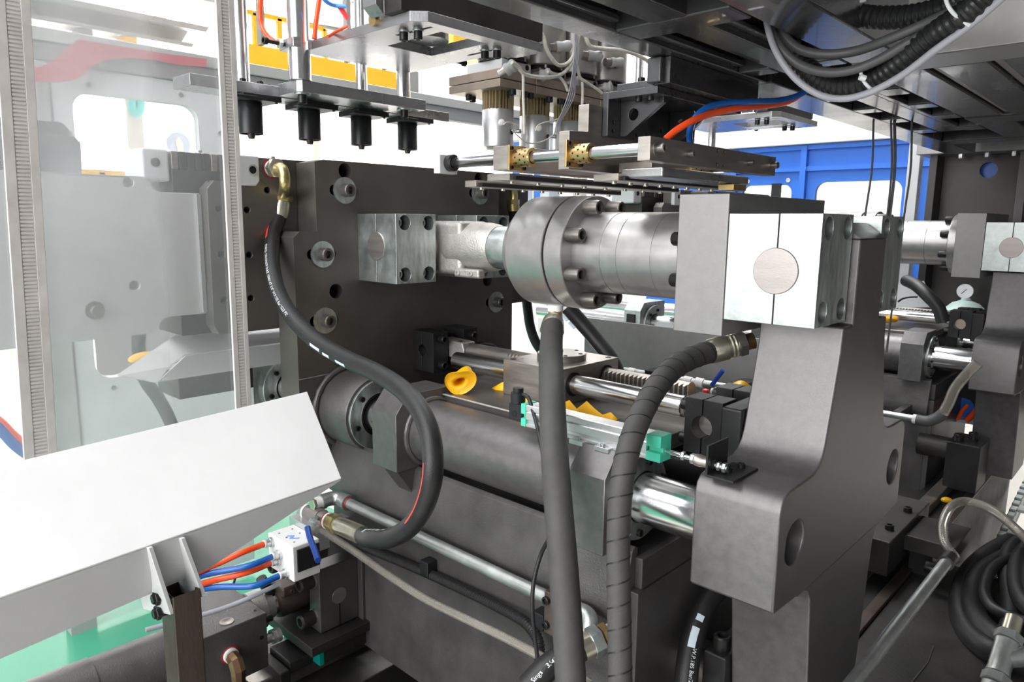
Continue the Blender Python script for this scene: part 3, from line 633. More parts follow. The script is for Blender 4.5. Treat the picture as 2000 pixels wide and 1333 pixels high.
# black split blocks holding the rod and the rack
def split_block(t, x0, xs, x1, y0, y1, z0, z1, hx, hz, hr, bolts, bd):
    lo, hi = (y0, y1)
    def half(a, b, nm='block_half'):
        c = [(a, z0), (b, z0), (b, z1), (a, z1)]
        # half-bore cut along the split
        n = 10; left = abs(b-xs) < abs(a-xs)
        arc = [(hx+hr*math.cos(-PI/2-(PI*i/n) if left else -PI/2+PI*i/n), hz+hr*math.sin(-PI/2-(PI*i/n) if left else -PI/2+PI*i/n)) for i in range(n+1)]
        if left: loop = [(a, z0), (xs-.0007, z0)]+[(min(p[0], xs-.0007), p[1]) for p in arc]+[(xs-.0007, z1), (a, z1)]
        else: loop = [(b, z0), (xs+.0007, z0)]+[(max(p[0], xs+.0007), p[1]) for p in arc]+[(xs+.0007, z1), (b, z1)]
        g = G(); g.prism(loop, 'Y', y0, y1); obj(nm, g, BLOCK, t, bevel=.0012)
    half(x0, xs); half(xs, x1)
    g = G(); g.cyl((hx, (y0+y1)/2, hz), (hx, y1-.002, hz), hr*.985, 24); obj('bore_pin', g, MACH, t)
    for y in bolts:
        for z in (z0+.017, z1-.017): bolt(t, (x0 if bd < 0 else x1, y, z), (bd, 0, 0), .0098, .016)
lb = st(thing('rack_bracket', (-1.33, mir(YR), 1.24), 'black split bracket bolted low on the dark platen, holding the rack', 'bracket', 'black split brackets'), 'black split bracket low on the far platen')
split_block(lb, -1.366, -1.332, -1.290, 1.098, 1.145, 1.240, 1.3375, -1.332, 1.291, .0135, (1.122,), 1)
split_block(lb, -1.366, -1.332, -1.290, mir(1.145)+.106, mir(1.098)+.106, 1.240, 1.3375, -1.332, 1.291, .0135, (1.221,), 1)
g = G(); g.lathe((-1.325, 1.146, ZR), (0, 1, 0), [(0, .0225), (.05, .0225)], 28); g.prism([(-1.325, ZR-.022), (-1.245, ZR-.018), (-1.238, ZR), (-1.245, ZR+.02), (-1.325, ZR+.0225)], 'Y', 1.150, 1.192); obj('rod_eye', g, CAST, lb, bevel=.003)
bolt(lb, (-1.262, 1.160, ZR+.019), (0, 0, 1), .0055, .004)
rb = st(thing('rod_bracket', (-.51, YR, 1.243), 'black split bracket on the near arm, holding the front chrome rod end', 'bracket', 'black split brackets'), 'black split bracket on the far arm')
split_block(rb, -.556, -.5255, -.492, .992, 1.038, 1.242, 1.331, -.5255, 1.287, .0175, (1.012,), -1)
split_block(rb, -.556, -.5255, -.492, 1.092, 1.138, 1.242, 1.331, -.5255, 1.287, .0175, (1.118,), -1)
g = G(); g.box(-.492, -.4575, .985, 1.145, 1.236, 1.328); obj('mount_plate', g, BLOCK, rb, bevel=.004)
g = G(); g.cyl((-.5255, 1.038, 1.287), (-.5255, 1.092, 1.287), .017, 24); g.box(-.575, -.53, 1.048, 1.082, 1.278, 1.306); obj('rod_eye', g, MACH, rb, bevel=.003)

# bearing blocks on the far side of the platens
for y, s, lab, lab2 in ((YT, 1, 'zinc bearing block behind the platen foot, just above the white chute', 'white-looking zinc bearing block on the chrome bar under the near cylinder'), (mir(YT), -1, 'rear zinc bearing block behind the dark platen', 'rear zinc bearing block of the far station')):
    t = st(thing('bearing_block', (-1.66, y, 1.10), lab, 'bearing', 'zinc bearing blocks'), lab2)
    def Y(d): return y-s*d
    g = G(); g.prism([(Y(.097), 1.122), (Y(.097), 1.243), (Y(.068), 1.276), (Y(-.09), 1.276), (Y(-.09), 1.122)], 'X', -1.705, -1.625); obj('block', g, ZINC, t, bevel=.002)
    g = G(); g.ring((-1.625, y, ZT), (1, 0, 0), .041, .077, .012, 44); obj('seal_ring', g, ZINC, t, bevel=.002)
    for k in range(6):
        a = math.radians(15+60*k); bolt(t, (-1.613, y+.058*math.cos(a), ZT+.058*math.sin(a)), (1, 0, 0), .0062, .005)
    g = G(); g.box(-1.72, -1.61, Y(.108), Y(-.09), 1.110, 1.122); obj('foot_plate', g, GRAY, t, bevel=.001)
    g = G(); g.prism([(Y(.08), 1.11), (Y(.03), 1.03), (Y(.02), 1.03), (Y(.02), 1.11)], 'X', -1.672, -1.655); obj('gusset', g, GRAYD, t)
    g = G(); g.box(-1.688, -1.648, Y(.104), Y(.097), 1.190, 1.228); obj('switch_plate', g, BLKP, t, bevel=.001)
index_kids()
for o_, lab2, grp in STATION:
    copy_tree(o_, (0, SHIFT, 0), None, lab2)
# ------------------------------------------------------------------ overhead ladder frame, extruder slide, heads
ZF, ZTOP = 1.852, 1.95
fr = thing('overhead_gantry', (-.45, 1.7, ZF), 'black welded ladder frame of square tubes overhead', 'frame')
def tubeb(nm, x0, x1, y0, y1, z0=ZF, z1=ZTOP, m=FRAME): return obj(nm, G().box(x0, x1, y0, y1, z0, z1), m, fr, bevel=.003)
tubeb('long_tube', -.647, -.596, .45, 1.30); tubeb('long_tube', -.676, -.590, 1.30, 2.95)
tubeb('long_tube', -.541, -.489, .45, 2.25, ZF+.0004)
tubeb('long_tube', -.431, -.355, .30, 2.55, ZF+.0002)
tubeb('long_tube', -.338, -.268, 1.35, 2.0, ZF+.0003); tubeb('long_tube', -.25, -.17, 1.34, 2.2, ZF+.001)
tubeb('cross_tube', -.5958, -.432, .827, .887, ZF-.0006); tubeb('cross_tube', -.5958, -.5412, 1.182, 1.225, ZF-.0006); tubeb('cross_tube', -.4886, -.4315, 1.182, 1.225, ZF-.0006)
for a, b in ((1.50, 1.573), (1.72, 1.78), (1.914, 1.985), (2.17, 2.25)):
    tubeb('cross_tube', -.5898, -.5412, a, b, ZF-.0006); tubeb('cross_tube', -.4788, -.4315, a, b, ZF-.0006)
tubeb('rung_plate', -.5412, -.4790, 1.50, 2.25, ZF+.0012, ZF+.012)
tubeb('cross_tube', -.589, .0, 2.50, 2.60, ZF-.001); tubeb('cross_tube', -.4308, .0, 2.0, 2.12, ZF-.002)
tubeb('end_plate', -.4308, -.1, 1.24, 1.345, ZF-.0008, 2.10, CYLP)
tubeb('end_plate', -.4308, -.02, 1.236, 1.239, ZF-.001, 2.10, CYLP)
tubeb('inner_angle', -.489, -.475, .92, 1.18, ZF+.010, ZF+.018); tubeb('inner_angle', -.596, -.583, .90, 1.18, ZF+.008, ZF+.018); tubeb('inner_angle', -.5958, -.583, .55, .82, ZF+.008, ZF+.018)
tubeb('inner_angle', -.352, -.339, 1.36, 2.0, ZF+.006, ZF+.016, MACH); tubeb('inner_angle', -.266, -.252, 1.36, 1.98, ZF+.006, ZF+.016, MACH)
tubeb('stiffener', -.5405, -.45, .60, .66, ZF+.03, ZTOP-.002); tubeb('stiffener', -.5955, -.542, .70, .706, ZF+.02, ZTOP-.002); tubeb('stiffener', -.488, -.432, .70, .706, ZF+.02, ZTOP-.002)
tubeb('stiffener', -.5955, -.542, 1.02, 1.026, ZF+.02, ZTOP-.002); tubeb('stiffener', -.488, -.432, 1.06, 1.066, ZF+.02, ZTOP-.002)
obj('top_plate', G().box(-.70, .25, .25, 3.45, ZTOP+.0005, ZTOP+.02), FRAME, fr)
tubeb('drop_plate', -.90, -.70, 3.34, 3.42, 1.93, 1.97)
tubeb('angle_leg', -.6475, -.622, .985, 1.245, 1.8132, 1.8515)
g = G(); g.prism([(-.6225, 1.8515), (-.6125, 1.8515), (-.6125, 1.812), (-.640, 1.812), (-.640, 1.8225), (-.6225, 1.836)], 'Y', .996, 1.30); obj('hanger_angle', g, FRAME, fr, bevel=.001)

# cutter bracket: a folded box with pierced gussets
bk = thing('cutter_bracket', (-.68, 1.13, 1.74), 'black folded bracket with pierced triangular gussets under the frame', 'bracket')
ya, yb = 1.0, 1.285
obj('back_plate', G().prism([(ya, 1.742), (yb, 1.742), (yb, 1.812), (ya, 1.812)], 'X', -.740, -.729, [circ(y, z, .0032, 10) for y in (1.016, 1.085, 1.165, 1.25) for z in (1.752, 1.766)]), FRAME, bk, bevel=.001)
obj('top_plate', G().box(-.7288, -.636, ya, yb, 1.800, 1.8118), FRAME, bk, bevel=.001)
obj('pad', G().box(-.715, -.6405, ya+.003, yb-.02, 1.812, 1.8222), FRAME, bk, bevel=.001)
for y in (1.035, 1.19):
    tri = [(-.7285, 1.8), (-.646, 1.8), (-.646, 1.792), (-.716, 1.744), (-.7285, 1.744)]
    obj('gusset', G().prism(tri, 'Y', y, y+.009, [circ(-.703, 1.778, .0095, 18)]), FRAME, bk, bevel=.0008)
for x in (-.683, -.661): bolt(bk, (x, ya+.025, 1.8222), (0, 0, 1), .0062, .010)
for x in (-.683, -.661): bolt(bk, (x, ya+.02, 1.8), (0, 0, -1), .0055, .006)

# parison cutter slide
gp = thing('cutter_guide', (-.75, 1.1, 1.684), 'stepped brown steel guide plate with a brass bush, below the black bracket', 'guide plate')
Ya = .9145; prof = [(Ya, 1.684), (mir(Ya), 1.684), (mir(Ya), 1.745), (mir(.963), 1.745), (mir(.963), 1.790), (.963, 1.790), (.963, 1.7465), (Ya, 1.7435)]
obj('guide_plate', G().prism(prof, 'X', -.762, -.7405), MACH, gp, bevel=.001)
obj('foot_block', G().box(-.725, -.66, 1.03, 1.075, 1.684, 1.70), MACH, gp, bevel=.001)
g2 = thing('cutter_guide', (-.88, .94, 1.685), 'small steel bush block on the cutter rod, left of the stepped guide plate', 'guide plate')
obj('guide_plate', G().prism([(.906, 1.6875), (mir(.906), 1.6875), (mir(.906), 1.728), (.906, 1.728)], 'X', -.902, -.8645), MACH, g2, bevel=.001)
def bush(par, x, y, z):
    obj('bush_flange', G().prism([(y-.021, z-.021), (y+.021, z-.021), (y+.021, z+.021), (y-.021, z+.021)], 'X', x, x+.0045, [circ(y, z, .0105, 20)]), BRASS, par, bevel=.0006)
    b = obj('bush_sleeve', G().ring((x+.0045, y, z), (1, 0, 0), .0105, .0155, .034, 28), BRASS, par)
    g = G()
    for i in range(3):
        for k in range(10):
            a = 2*PI*k/10+i*.3; d = Vector((0, math.cos(a), math.sin(a))); c = Vector((x+.012+i*.010, y, z))+d*.0152
            g.cyl(c, c+d*.0005, .0018, 8)
    o = obj('graphite_plug', g, HOLE, b); o['kind'] = 'stuff'
    for sy in (-1, 1):
        for sz in (-1, 1): bolt(par, (x+.0045, y+sy*.016, z+sz*.016), (1, 0, 0), .0032, .003)
for y in (.924, mir(.924)): bush(gp, -.7405, y, 1.7075); bush(g2, -.8645, y, 1.7075)
for y, lab in ((.924, 'bright rod of the cutter slide, just below the white nozzles'), (mir(.924), 'rear rod of the cutter slide, mostly behind the nozzles')):
    o = obj('cutter_rod', G().lathe((0, y, 1.7075), (1, 0, 0), [(-1.032, .0085), (-1.03, .0098), (-.6055, .0098)], 24), CHROME); tag(o, lab, 'rod', 'cutter slide rods')
cbx = thing('cutter_crossbar', (-.594, YC, 1.69), 'long brown steel bar with four protruding screws at the end of the cutter rods', 'bar')
hs = [circ(y, z, .0026, 10) for y in (1.106, 1.128) for z in (1.696, 1.718)]
obj('bar', G().prism([(.9055, 1.6895), (mir(.9055), 1.6895), (mir(.9055), 1.7235), (.9055, 1.7235)], 'X', -.6055, -.5842, hs), MACH, cbx, bevel=.0008)
obj('hole_floor', G().box(-.600, -.595, 1.10, 1.135, 1.692, 1.722), HOLE, cbx)
for y in (.924, mir(.924)): washer(cbx, (-.5841, y, 1.7075), (1, 0, 0), .004, .0125, .002, STEELB); bolt(cbx, (-.582, y, 1.7075), (1, 0, 0), .0062, .011, STEELB)
for y in (1.015, mir(1.015)): bolt(cbx, (-.5841, y, 1.7065), (1, 0, 0), .005, .009, STEELB)
ec = thing('cutter_end_collar', (-1.035, .924, 1.69), 'dark collar and block at the left end of the cutter rod', 'collar')
obj('collar', G().ring((-1.034, .924, 1.7075), (1, 0, 0), .0102, .0155, .012, 24), RUB, ec); obj('block', G().box(-1.052, -1.0345, .9, .944, 1.688, 1.722), WHITEG, ec, bevel=.001)
for i, (x0, x1, y0, y1, z0, z1, lab) in enumerate(((-1.02, -.99, .95, 1.42, 1.664, 1.676, 'left knife bar with a row of screws under the nozzles'), (-.94, -.885, .93, 1.50, 1.672, 1.684, 'middle knife bar with a black edge under the nozzles'), (-.74, -.69, .98, 1.36, 1.668, 1.6795, 'right knife bar below the long brown crossbar'))):
    t = thing('knife_bar', ((x0+x1)/2, (y0+y1)/2, z0), lab, 'bar', None)
    obj('bar', G().box(x0, x1, y0, y1, z0, z1), MACH, t, bevel=.0006)
    obj('edge_strip', G().box(x1, x1+.006, y0+.01, y1-.01, z0+.001, z1-.004), BLOCK, t)
    n = 8
    for k in range(n): bolt(t, ((x0+x1)/2, y0+(y1-y0)*(k+.5)/n, z0), (0, 0, -1), .0045, .004, CADL)
t = thing('knife_air_cylinder', (-.66, 1.02, 1.67), 'pale flat air cylinder under the brown crossbar', 'cylinder')
obj('body', G().box(-.70, -.62, 1.0, 1.30, 1.672, 1.688), ALUP, t, bevel=.003); obj('rod', G().cyl((-.66, 1.30, 1.68), (-.66, 1.34, 1.68), .005, 12), CHROME, t)
obj('valve_fitting', G().box(-.64, -.61, 1.22, 1.27, 1.660, 1.671), BRASS, t, bevel=.001)

# extruder die heads
XH = -1.5; zb_, zg, zt, zm, zp, zh = 1.812, 1.916, 1.963, 1.985, 2.011, 2.040; YH0, DYH = 1.526, .158
GOLD = mat('heat_tinted_sleeve', (.42, .33, .20), .9, .32, .25, 14, .05, 200, (8, 8, .3), rvar=.08)
TINT = mat('heat_tinted_steel', (.40, .33, .27), .85, .38, .16, 8, .05, 200, rvar=.06)
HEAT = mat('heater_band', (.66, .66, .67), .85, .36, .06, 20, .05, 200)
NICK = mat('nickel_heater', (.46, .44, .42), .85, .36, .06, 10)
NAMES = ('first', 'second', 'third', 'fourth')
for k in range(4):
    y = YH0+DYH*k
    t = thing('die_head', (XH, y, zb_), '%s die head from the left, with a silver heater band under a gold sleeve' % NAMES[k], 'die head', 'extruder die heads')
    b = obj('heater_band', G().lathe((XH, y, zb_), (0, 0, 1), [(0, .030), (0, .0443), (.004, .0453), (zg-zb_-.003, .0453), (zg-zb_, .0435), (zg-zb_, .03)], 44), HEAT, t)
    obj('nozzle_lip', G().lathe((XH, y, zb_-.009), (0, 0, 1), [(0, .018), (.001, .032), (.009, .035)], 32), MACH, t)
    g = G()
    for i in range(28):
        a = 2*PI*i/28; r0 = .0408
        g.cyl((XH+r0*math.cos(a), y+r0*math.sin(a), zg-.002), (XH+r0*math.cos(a), y+r0*math.sin(a), zt), .0048, 6)
    sl_ = obj('sleeve_core', G().cyl((XH, y, zg-.002), (XH, y, zt-.0005), .0400, 28), GOLD, t)
    o = obj('sleeve_flutes', g, GOLD, sl_); o['kind'] = 'stuff'
    obj('ceramic_knob', G().lathe((XH+.036, y-.024, zb_+.063), (.83, -.55, .02), [(0, .009), (.009, .010), (.015, .008), (.018, 0)], 16), PTFE, b)
    obj('thermocouple_hole', G().lathe((XH+.0428, y+.012, zb_+.042), (.96, .28, 0), [(0, .0078), (.0033, .0078)], 16), HOLE, b)
    obj('thermocouple', G().lathe((XH+.045, y+.0135, zb_+.042), (.96, .28, 0), [(0, .0038), (.015, .0045), (.0165, .0063), (.025, .0063)], 12), STEELB, b)
    hx = XH+.018
    obj('neck_block', G().box(XH-.067, XH+.072, y-.060, y+.060, zp, zh), WHITEG if k == 0 else STEELB, t, bevel=.004)
    obj('gap_disc', G().lathe((hx, y, zh), (0, 0, 1), [(0, .070), (.009, .070)], 36), HOLE, t)
    for a in (-.6, .3, 1.1): obj('spacer_pin', G().cyl((hx+.066*math.cos(a), y+.066*math.sin(a), zh), (hx+.066*math.cos(a), y+.066*math.sin(a), zh+.0093), .006, 10), STEELB, t)
    obj('head_heater', G().lathe((hx, y, zh+.009), (0, 0, 1), [(0, .072), (.003, .0757), (.177, .0757)], 48), NICK, t)
    obj('socket_hole', G().lathe((XH+.072, y+.042, (zp+zh)/2+.003), (1, 0, 0), [(0, .0075), (.0009, .0075)], 14), HOLE, t)
hp = thing('head_clamp_plate', (XH, 1.75, zt), 'brown two layer clamp plate carrying the die heads', 'plate')
y0, ym, y1 = 1.452, 1.598, 1.903
for a, b in ((y0, ym-.0015), (ym+.0015, y1), (y1+.003, y1+.20)):
    obj('upper_plate', G().box(XH-.128, XH+.080, a, b, zm+.0009, zp-.0004), TINT, hp, bevel=.0015); obj('lower_plate', G().box(XH-.128, XH+.080, a, b, zt, zm-.0009), TINT, hp, bevel=.0015)
for k in range(4):
    y = YH0+DYH*k
    for dx, dy in ((.069, -.012), (.070, .036), (.066, .066), (-.09, -.03), (-.105, .0)): bolt(hp, (XH+dx, y+dy, zt), (0, 0, -1), .0098, .015)
PLUG = mat('grey_silicone_plug', (.42, .42, .42), 0, .45, .05, 20)
def plug(p, d, lab, L=.045, r=.0158):
    t = thing('heater_plug', p, lab, 'plug', None); d = Vector(d).normalized()
    b_ = obj('plug_body', G().lathe(p, d, [(0, r*.95), (L*.2, r), (L*.5, r*.82), (L*.8, r*1.02), (L, r*.9), (L*1.15, r*.4)], 20), PLUG, t)
    obj('socket', G().lathe(Vector(p)-d*.020, d, [(0, r*.8), (.020, r*.8)], 20), STEELB, t)
XP = XH+.093
plug(P(1085, 92, X=XP), (.35, .75, .15), 'round marked grey heater plug on the second tall heater'); plug(P(1147, 108, X=XP), (.35, .8, .02), 'grey heater plug on the third tall heater'); plug(P(1192, 122, X=XP), (.3, .9, .1), 'brown-grey heater plug on the fourth tall heater, pointing right')
plug(P(1022, 72, X=XP), (.5, .3, .35), 'pale heater plug highest up, beside the black bar', .042, .0195)
plug(P(988, 138, X=XP-.008), (.75, .35, .45), 'large grey heater plug on the first white neck block', .030, .018); plug(P(1057, 148, X=XP-.008), (.8, .3, .15), 'grey heater plug at the foot of the second tall heater', .027, .0165); plug(P(1117, 161, X=XP-.008), (.8, .3, .1), 'grey heater plug at the foot of the third tall heater', .024, .015); plug(P(1180, 172, X=XP-.008), (.8, .3, .1), 'grey heater plug at the foot of the fourth tall heater', .024, .0165)
q_ = P(1108, 90, X=XP+.02); mk_ = thing('plug_mark', q_, 'small round moulded mark with a figure on the second heater plug', 'mark')
obj('ring', G().ring(q_, (.80, -.55, 0), .0075, .0088, .0006, 24), STEELB, mk_); obj('stroke', G().box(q_.x-.001, q_.x+.001, q_.y-.001, q_.y+.004, q_.z-.004, q_.z+.004), STEELB, mk_)
def wire(pts, r, lab, X=XP+.03, m=WIRE, grp='die head heater leads'):
    o = obj('heater_lead', G().tube(spline([P(a, b, X=X) for a, b in pts], .009), r*1.5, 8), m); return tag(o, lab, 'cable', grp)
wire([(1000, 122), (1012, 130), (1020, 142), (1045, 150), (1080, 150), (1100, 143), (1113, 128), (1120, 110), (1124, 85), (1130, 62)], .0036, 'thick white heater lead drooping from the first plug to the hanging bunch')
wire([(1056, 62), (1062, 74), (1066, 92), (1076, 112), (1090, 127), (1106, 125), (1118, 112), (1126, 90), (1132, 64)], .0036, 'thick white heater lead looping below the topmost plug')
wire([(1016, 132), (1021, 145), (1022, 190), (1024, 240), (1024, 262)], .0026, 'white lead falling straight between the first two nozzles')
wire([(1070, 140), (1090, 148), (1103, 163), (1109, 178)], .0028, 'white lead curving from the second foot plug')
wire([(1128, 128), (1132, 150), (1145, 160), (1160, 170), (1176, 182)], .0028, 'beige lead sloping to the fourth foot plug')
wire([(1137, 160), (1138, 180), (1137, 205)], .0028, 'white lead falling onto the stepped guide plate')
wire([(1143, 68), (1150, 88), (1175, 95), (1210, 98), (1245, 108), (1268, 122), (1284, 142)], .0042, 'beige bundled leads sagging right towards the bracket')
for i in range(4): wire([(1122+2*i, 66), (1121+3*i, 110), (1117+2*i, 150), (1110+4*i, 185), (1098+3*i, 218), (1088+2*i, 240), (1083+4*i, 262)], .0011, 'thin grey thermocouple wire, %s of the four falling between the nozzles' % ('leftmost', 'second from left', 'third from left', 'rightmost')[i], XP+.045, CABLEL, 'thin wires between the nozzles')
wire([(984, 243), (990, 239), (1002, 241), (1014, 246)], .0014, 'thin white wire leaving the first ceramic knob'); wire([(1046, 256), (1050, 246), (1062, 240), (1080, 236), (1094, 231)], .0014, 'thin white wire leaving the second ceramic knob')
wire([(1000, 254), (1012, 266), (1025, 277), (1045, 280), (1065, 274), (1080, 264), (1090, 250)], .0013, 'thin wire drooping below the heater bands')
wire([(1010, 88), (1020, 78), (1040, 62), (1058, 50)], .0016, 'thin white wire crossing above the black bar end')

# blow pin station
def blow_station():
    root = []
    za, zb = 1.8955, 1.9225
    t = thing('blow_pin_plate', (-1.66, YC, za), 'bright milled lower plate carrying four black blow pins', 'plate'); root.append((t, 'far milled lower plate of the second blowing station'))
    obj('front_bar', G().prism([(-1.560, .936), (-1.560, 1.309), (-1.668, 1.309), (-1.668, .940), (-1.655, .927), (-1.572, .927)], 'Z', za, zb), ALUP, t, bevel=.0012)
    obj('rear_bar', G().box(-1.76, -1.6682, .72, 1.489, za-.002, zb-.003), ALUP, t, bevel=.0012)
    for x, y in ((-1.586, .938+.012), (-1.569-.016, 1.255)):
        washer(t, (x, y, za), (0, 0, -1), .009, .0195, .003, ZINC); bolt(t, (x, y, za-.003), (0, 0, -1), .0105, .020)
    for y in (.80, .855, .90): bolt(t, (-1.69, y, zb-.003), (0, 0, 1), .008, .010)
    for k in range(4):
        y = .878+.1605*k
        p = thing('blow_pin', (-1.705, y, 1.79), '%s black blow pin cup from the left under the milled plate' % NAMES[k], 'blow pin', 'blow pins'); root.append((p, '%s black blow pin cup of the far blowing station' % NAMES[k]))
        obj('flange', G().box(-1.75, -1.652, y-.042, y+.055, za-.0165, za-.003), BLOCK, p, bevel=.001)
        obj('stop_finger', G().box(-1.652, -1.628, y-.075, y-.02, za-.020, za-.013), BLOCK, p, bevel=.001)
        obj('cup', G().lathe((-1.705, y, za-.0167), (0, 0, -1), [(0, .0275), (.002, .0285), (.074, .0285), (.0745, .0285), (.0745, .0262), (.06, .0262)], 36), BLKP, p)
        obj('pin_tip', G().lathe((-1.705, y, za-.08), (0, 0, -1), [(0, .0095), (.014, .0095), (.022, .007), (.0225, .004)], 20), WORN, p)
        for dx, dy in ((.045, -.03), (.045, .045)): bolt(p, (-1.705+dx, y+dy, za-.0165), (0, 0, -1), .0035, .003)
    u = thing('blow_unit_plate', (-1.36, YC, 1.992), 'milled upper plate with a square opening above the blow pins', 'plate'); root.append((u, 'milled upper plate of the far blowing station'))
    zl, zu = 1.9922, 2.0122
    out = [(-1.562, .959), (-1.19, .959), (-1.165, .985), (-1.165, 1.335), (-1.25, 1.335), (-1.305, 1.277), (-1.60, 1.277), (-1.60, .975)]
    g = G(); g.prism(out, 'Z', zl, zu, [[(-1.39, 1.054), (-1.205, 1.054), (-1.205, 1.186), (-1.39, 1.186)], [(-1.30, 1.006), (-1.19, 1.012), (-1.19, 1.02), (-1.30, 1.016)], [(-1.32, 1.235), (-1.22, 1.235), (-1.22, 1.245), (-1.32, 1.245)]]); obj('plate', g, ALUP, u, bevel=.0008)
    obj('split_clamp', G().prism([(-1.60, .914), (-1.558, .914), (-1.552, .925), (-1.552, .962), (-1.63, .962), (-1.63, .92)], 'Z', zl, zu+.002), ALUP, u, bevel=.002)
    q = P(508, 82, X=-1.60)
    b = bolt(u, (-1.60, .873, 2.003), (0, -1, 0), .0085, .010); obj('clamp_screw', G().cyl((-1.60, .873, 2.003), (-1.60, .917, 2.003), .005, 14), BOLT, u); obj('clamp_nut', G().hexn((-1.60, .900, 2.003), (0, 1, 0), .020, .009), ZINC, u)
    obj('tie_screw', G().cyl((-1.41, 1.277, 1.998), (-1.41, 1.31, 1.998), .005, 12), BOLT, u); bolt(u, (-1.41, 1.305, 1.998), (0, 1, 0), .008, .010)
    for x, y in ((-1.262, 1.000), (-1.232, 1.014), (-1.255, 1.232), (-1.228, 1.245)): washer(u, (x, y, zl), (0, 0, -1), .005, .0115, .002, ZINC); bolt(u, (x, y, zl-.002), (0, 0, -1), .0092, .017)
    k_ = thing('carriage_beam', (-1.22, 1.15, 2.0124), 'heavy black beam bolted on the upper milled plate', 'beam'); root.append((k_, 'heavy black beam of the far blowing station'))
    obj('beam', G().prism([(.945, 2.0125), (1.330, 2.0125), (1.372, 2.030), (1.372, 2.10), (.96, 2.10), (.945, 2.08)], 'X', -1.255, -1.200), DARK, k_, bevel=.001)
    obj('end_block', G().prism([(.925, 2.030), (.945, 2.0125), (.945, 2.09), (.925, 2.09)], 'X', -1.300, -1.2556), ALUP, k_, bevel=.001)
    for (x, y, r, z0, z1, lab, lab2) in ((-1.5755, .9395, .0255, zb, 2.45, 'thick chrome column through the clamp of the upper milled plate', 'thick chrome column of the far blowing station'), (-1.585, 1.252, .0180, zb, zl, 'short chrome post under the middle of the upper milled plate', 'short chrome post of the far station, right'), (-1.70, 1.20, .0150, zb-.003, 2.35, 'thin chrome guide rod behind the upper milled plate', 'thin chrome rod of the far station'), (-1.715, .868, .0165, zb-.003, 2.40, 'thin chrome rod next to the right curtain strip', 'thin chrome rod of the far station, left'), (-1.69, 1.005, .011, zb-.003, 2.40, 'slim rod just behind the thick chrome column', 'slim rod of the far station')):
        o = obj('guide_column', G().cyl((x, y, z0), (x, y, z1), r, 32), CHROME); tag(o, lab, 'rod', 'blow unit columns'); root.append((o, lab2))
    return root
ROOT = blow_station()
obj_ = thing('pneumatic_cylinder', (-1.42, 1.0, 2.0125), 'white air cylinder body standing on the upper milled plate', 'cylinder')
obj('body', G().box(-1.46, -1.385, 1.04, 1.115, 2.0126, 2.30), WHITE, obj_, bevel=.002); obj('barrel', G().lathe((-1.36, 1.14, 2.0126), (0, 0, 1), [(0, .055), (.3, .055)], 36), ALUP, obj_)
for z in (2.045, 2.10, 2.16): bolt(obj_, (-1.385, 1.05, z), (1, 0, 0), .0045, .003)
bolt(obj_, (-1.455, 1.03, 2.0126), (0, 0, 1), .009, .014)
t = thing('air_hose_elbow', (-1.28, 1.1, 2.02), 'white air hose elbow lying beside the black beam', 'hose')
obj('elbow_hose', G().tube(spline([P(740, 38, X=-1.30), P(760, 33, X=-1.29), P(780, 25, X=-1.28), P(788, 8, X=-1.28), P(790, -20, X=-1.28)], .008), .0145, 16), PTFE, t); obj('hose_nut', G().lathe(P(736, 39, X=-1.303), (-.05, -1, -.1), [(0, .013), (.012, .013)], 18), BRASS, t)
def tubeo(nm, pts, r, m, lab, cat, grp=None, seg=12, step=.008):
    o = obj(nm, G().tube(spline(pts, step), r, seg), m); return tag(o, lab, cat, grp)
tubeo('air_tube', [P(511, -20, X=-1.64), P(508, 15, X=-1.64), P(510, 45, X=-1.64), P(522, 70, X=-1.62), P(540, 84, X=-1.60)], .0058, RED, 'orange-red air tube curving to the clamp at the upper left', 'tube')
tubeo('air_tube', [P(626, -20, X=-1.52), P(622, 10, X=-1.52), P(617, 45, X=-1.52), P(614, 76, X=-1.52)], .0056, RED, 'orange-red air tube hanging right of the thick chrome column', 'tube')
tubeo('air_tube', [P(625, -10, X=-1.47), P(640, 5, X=-1.47), P(655, 11, X=-1.47), P(676, 12, X=-1.45)], .0045, SKYT, 'light blue air tube at the top edge above the milled plate', 'tube')
tubeo('air_tube', [P(640, 72, X=-1.46), P(655, 63, X=-1.46), P(672, 54, X=-1.45), P(680, 50, X=-1.44)], .0035, RED, 'thin red tube lying on the milled plate', 'tube')
fl = thing('red_tag', P(668, 25, X=-1.46), 'small red fabric tag beside the white air cylinder', 'tag'); g = G(); a, b, c, d = P(658, 14, X=-1.47), P(665, 9, X=-1.47), P(680, 33, X=-1.45), P(676, 40, X=-1.45); g.hexa([a, b, c, d], [v+Vector((.002, .001, 0)) for v in (a, b, c, d)]); obj('flag', g, REDP, fl)
fl = thing('black_bush', P(606, 20, X=-1.66), 'dark rubber bellows on the slim rod behind the chrome column', 'bellows'); g = G(); g.lathe((-1.69, 1.005, 2.075), (0, 0, 1), [(0, .014), (.006, .020), (.012, .020), (.020, .017), (.3, .017)], 20); obj('bellows', g, RUB, fl)
index_kids()
for o_, lab2 in ROOT: copy_tree(o_, (0, SHIFT, 0), None, lab2)
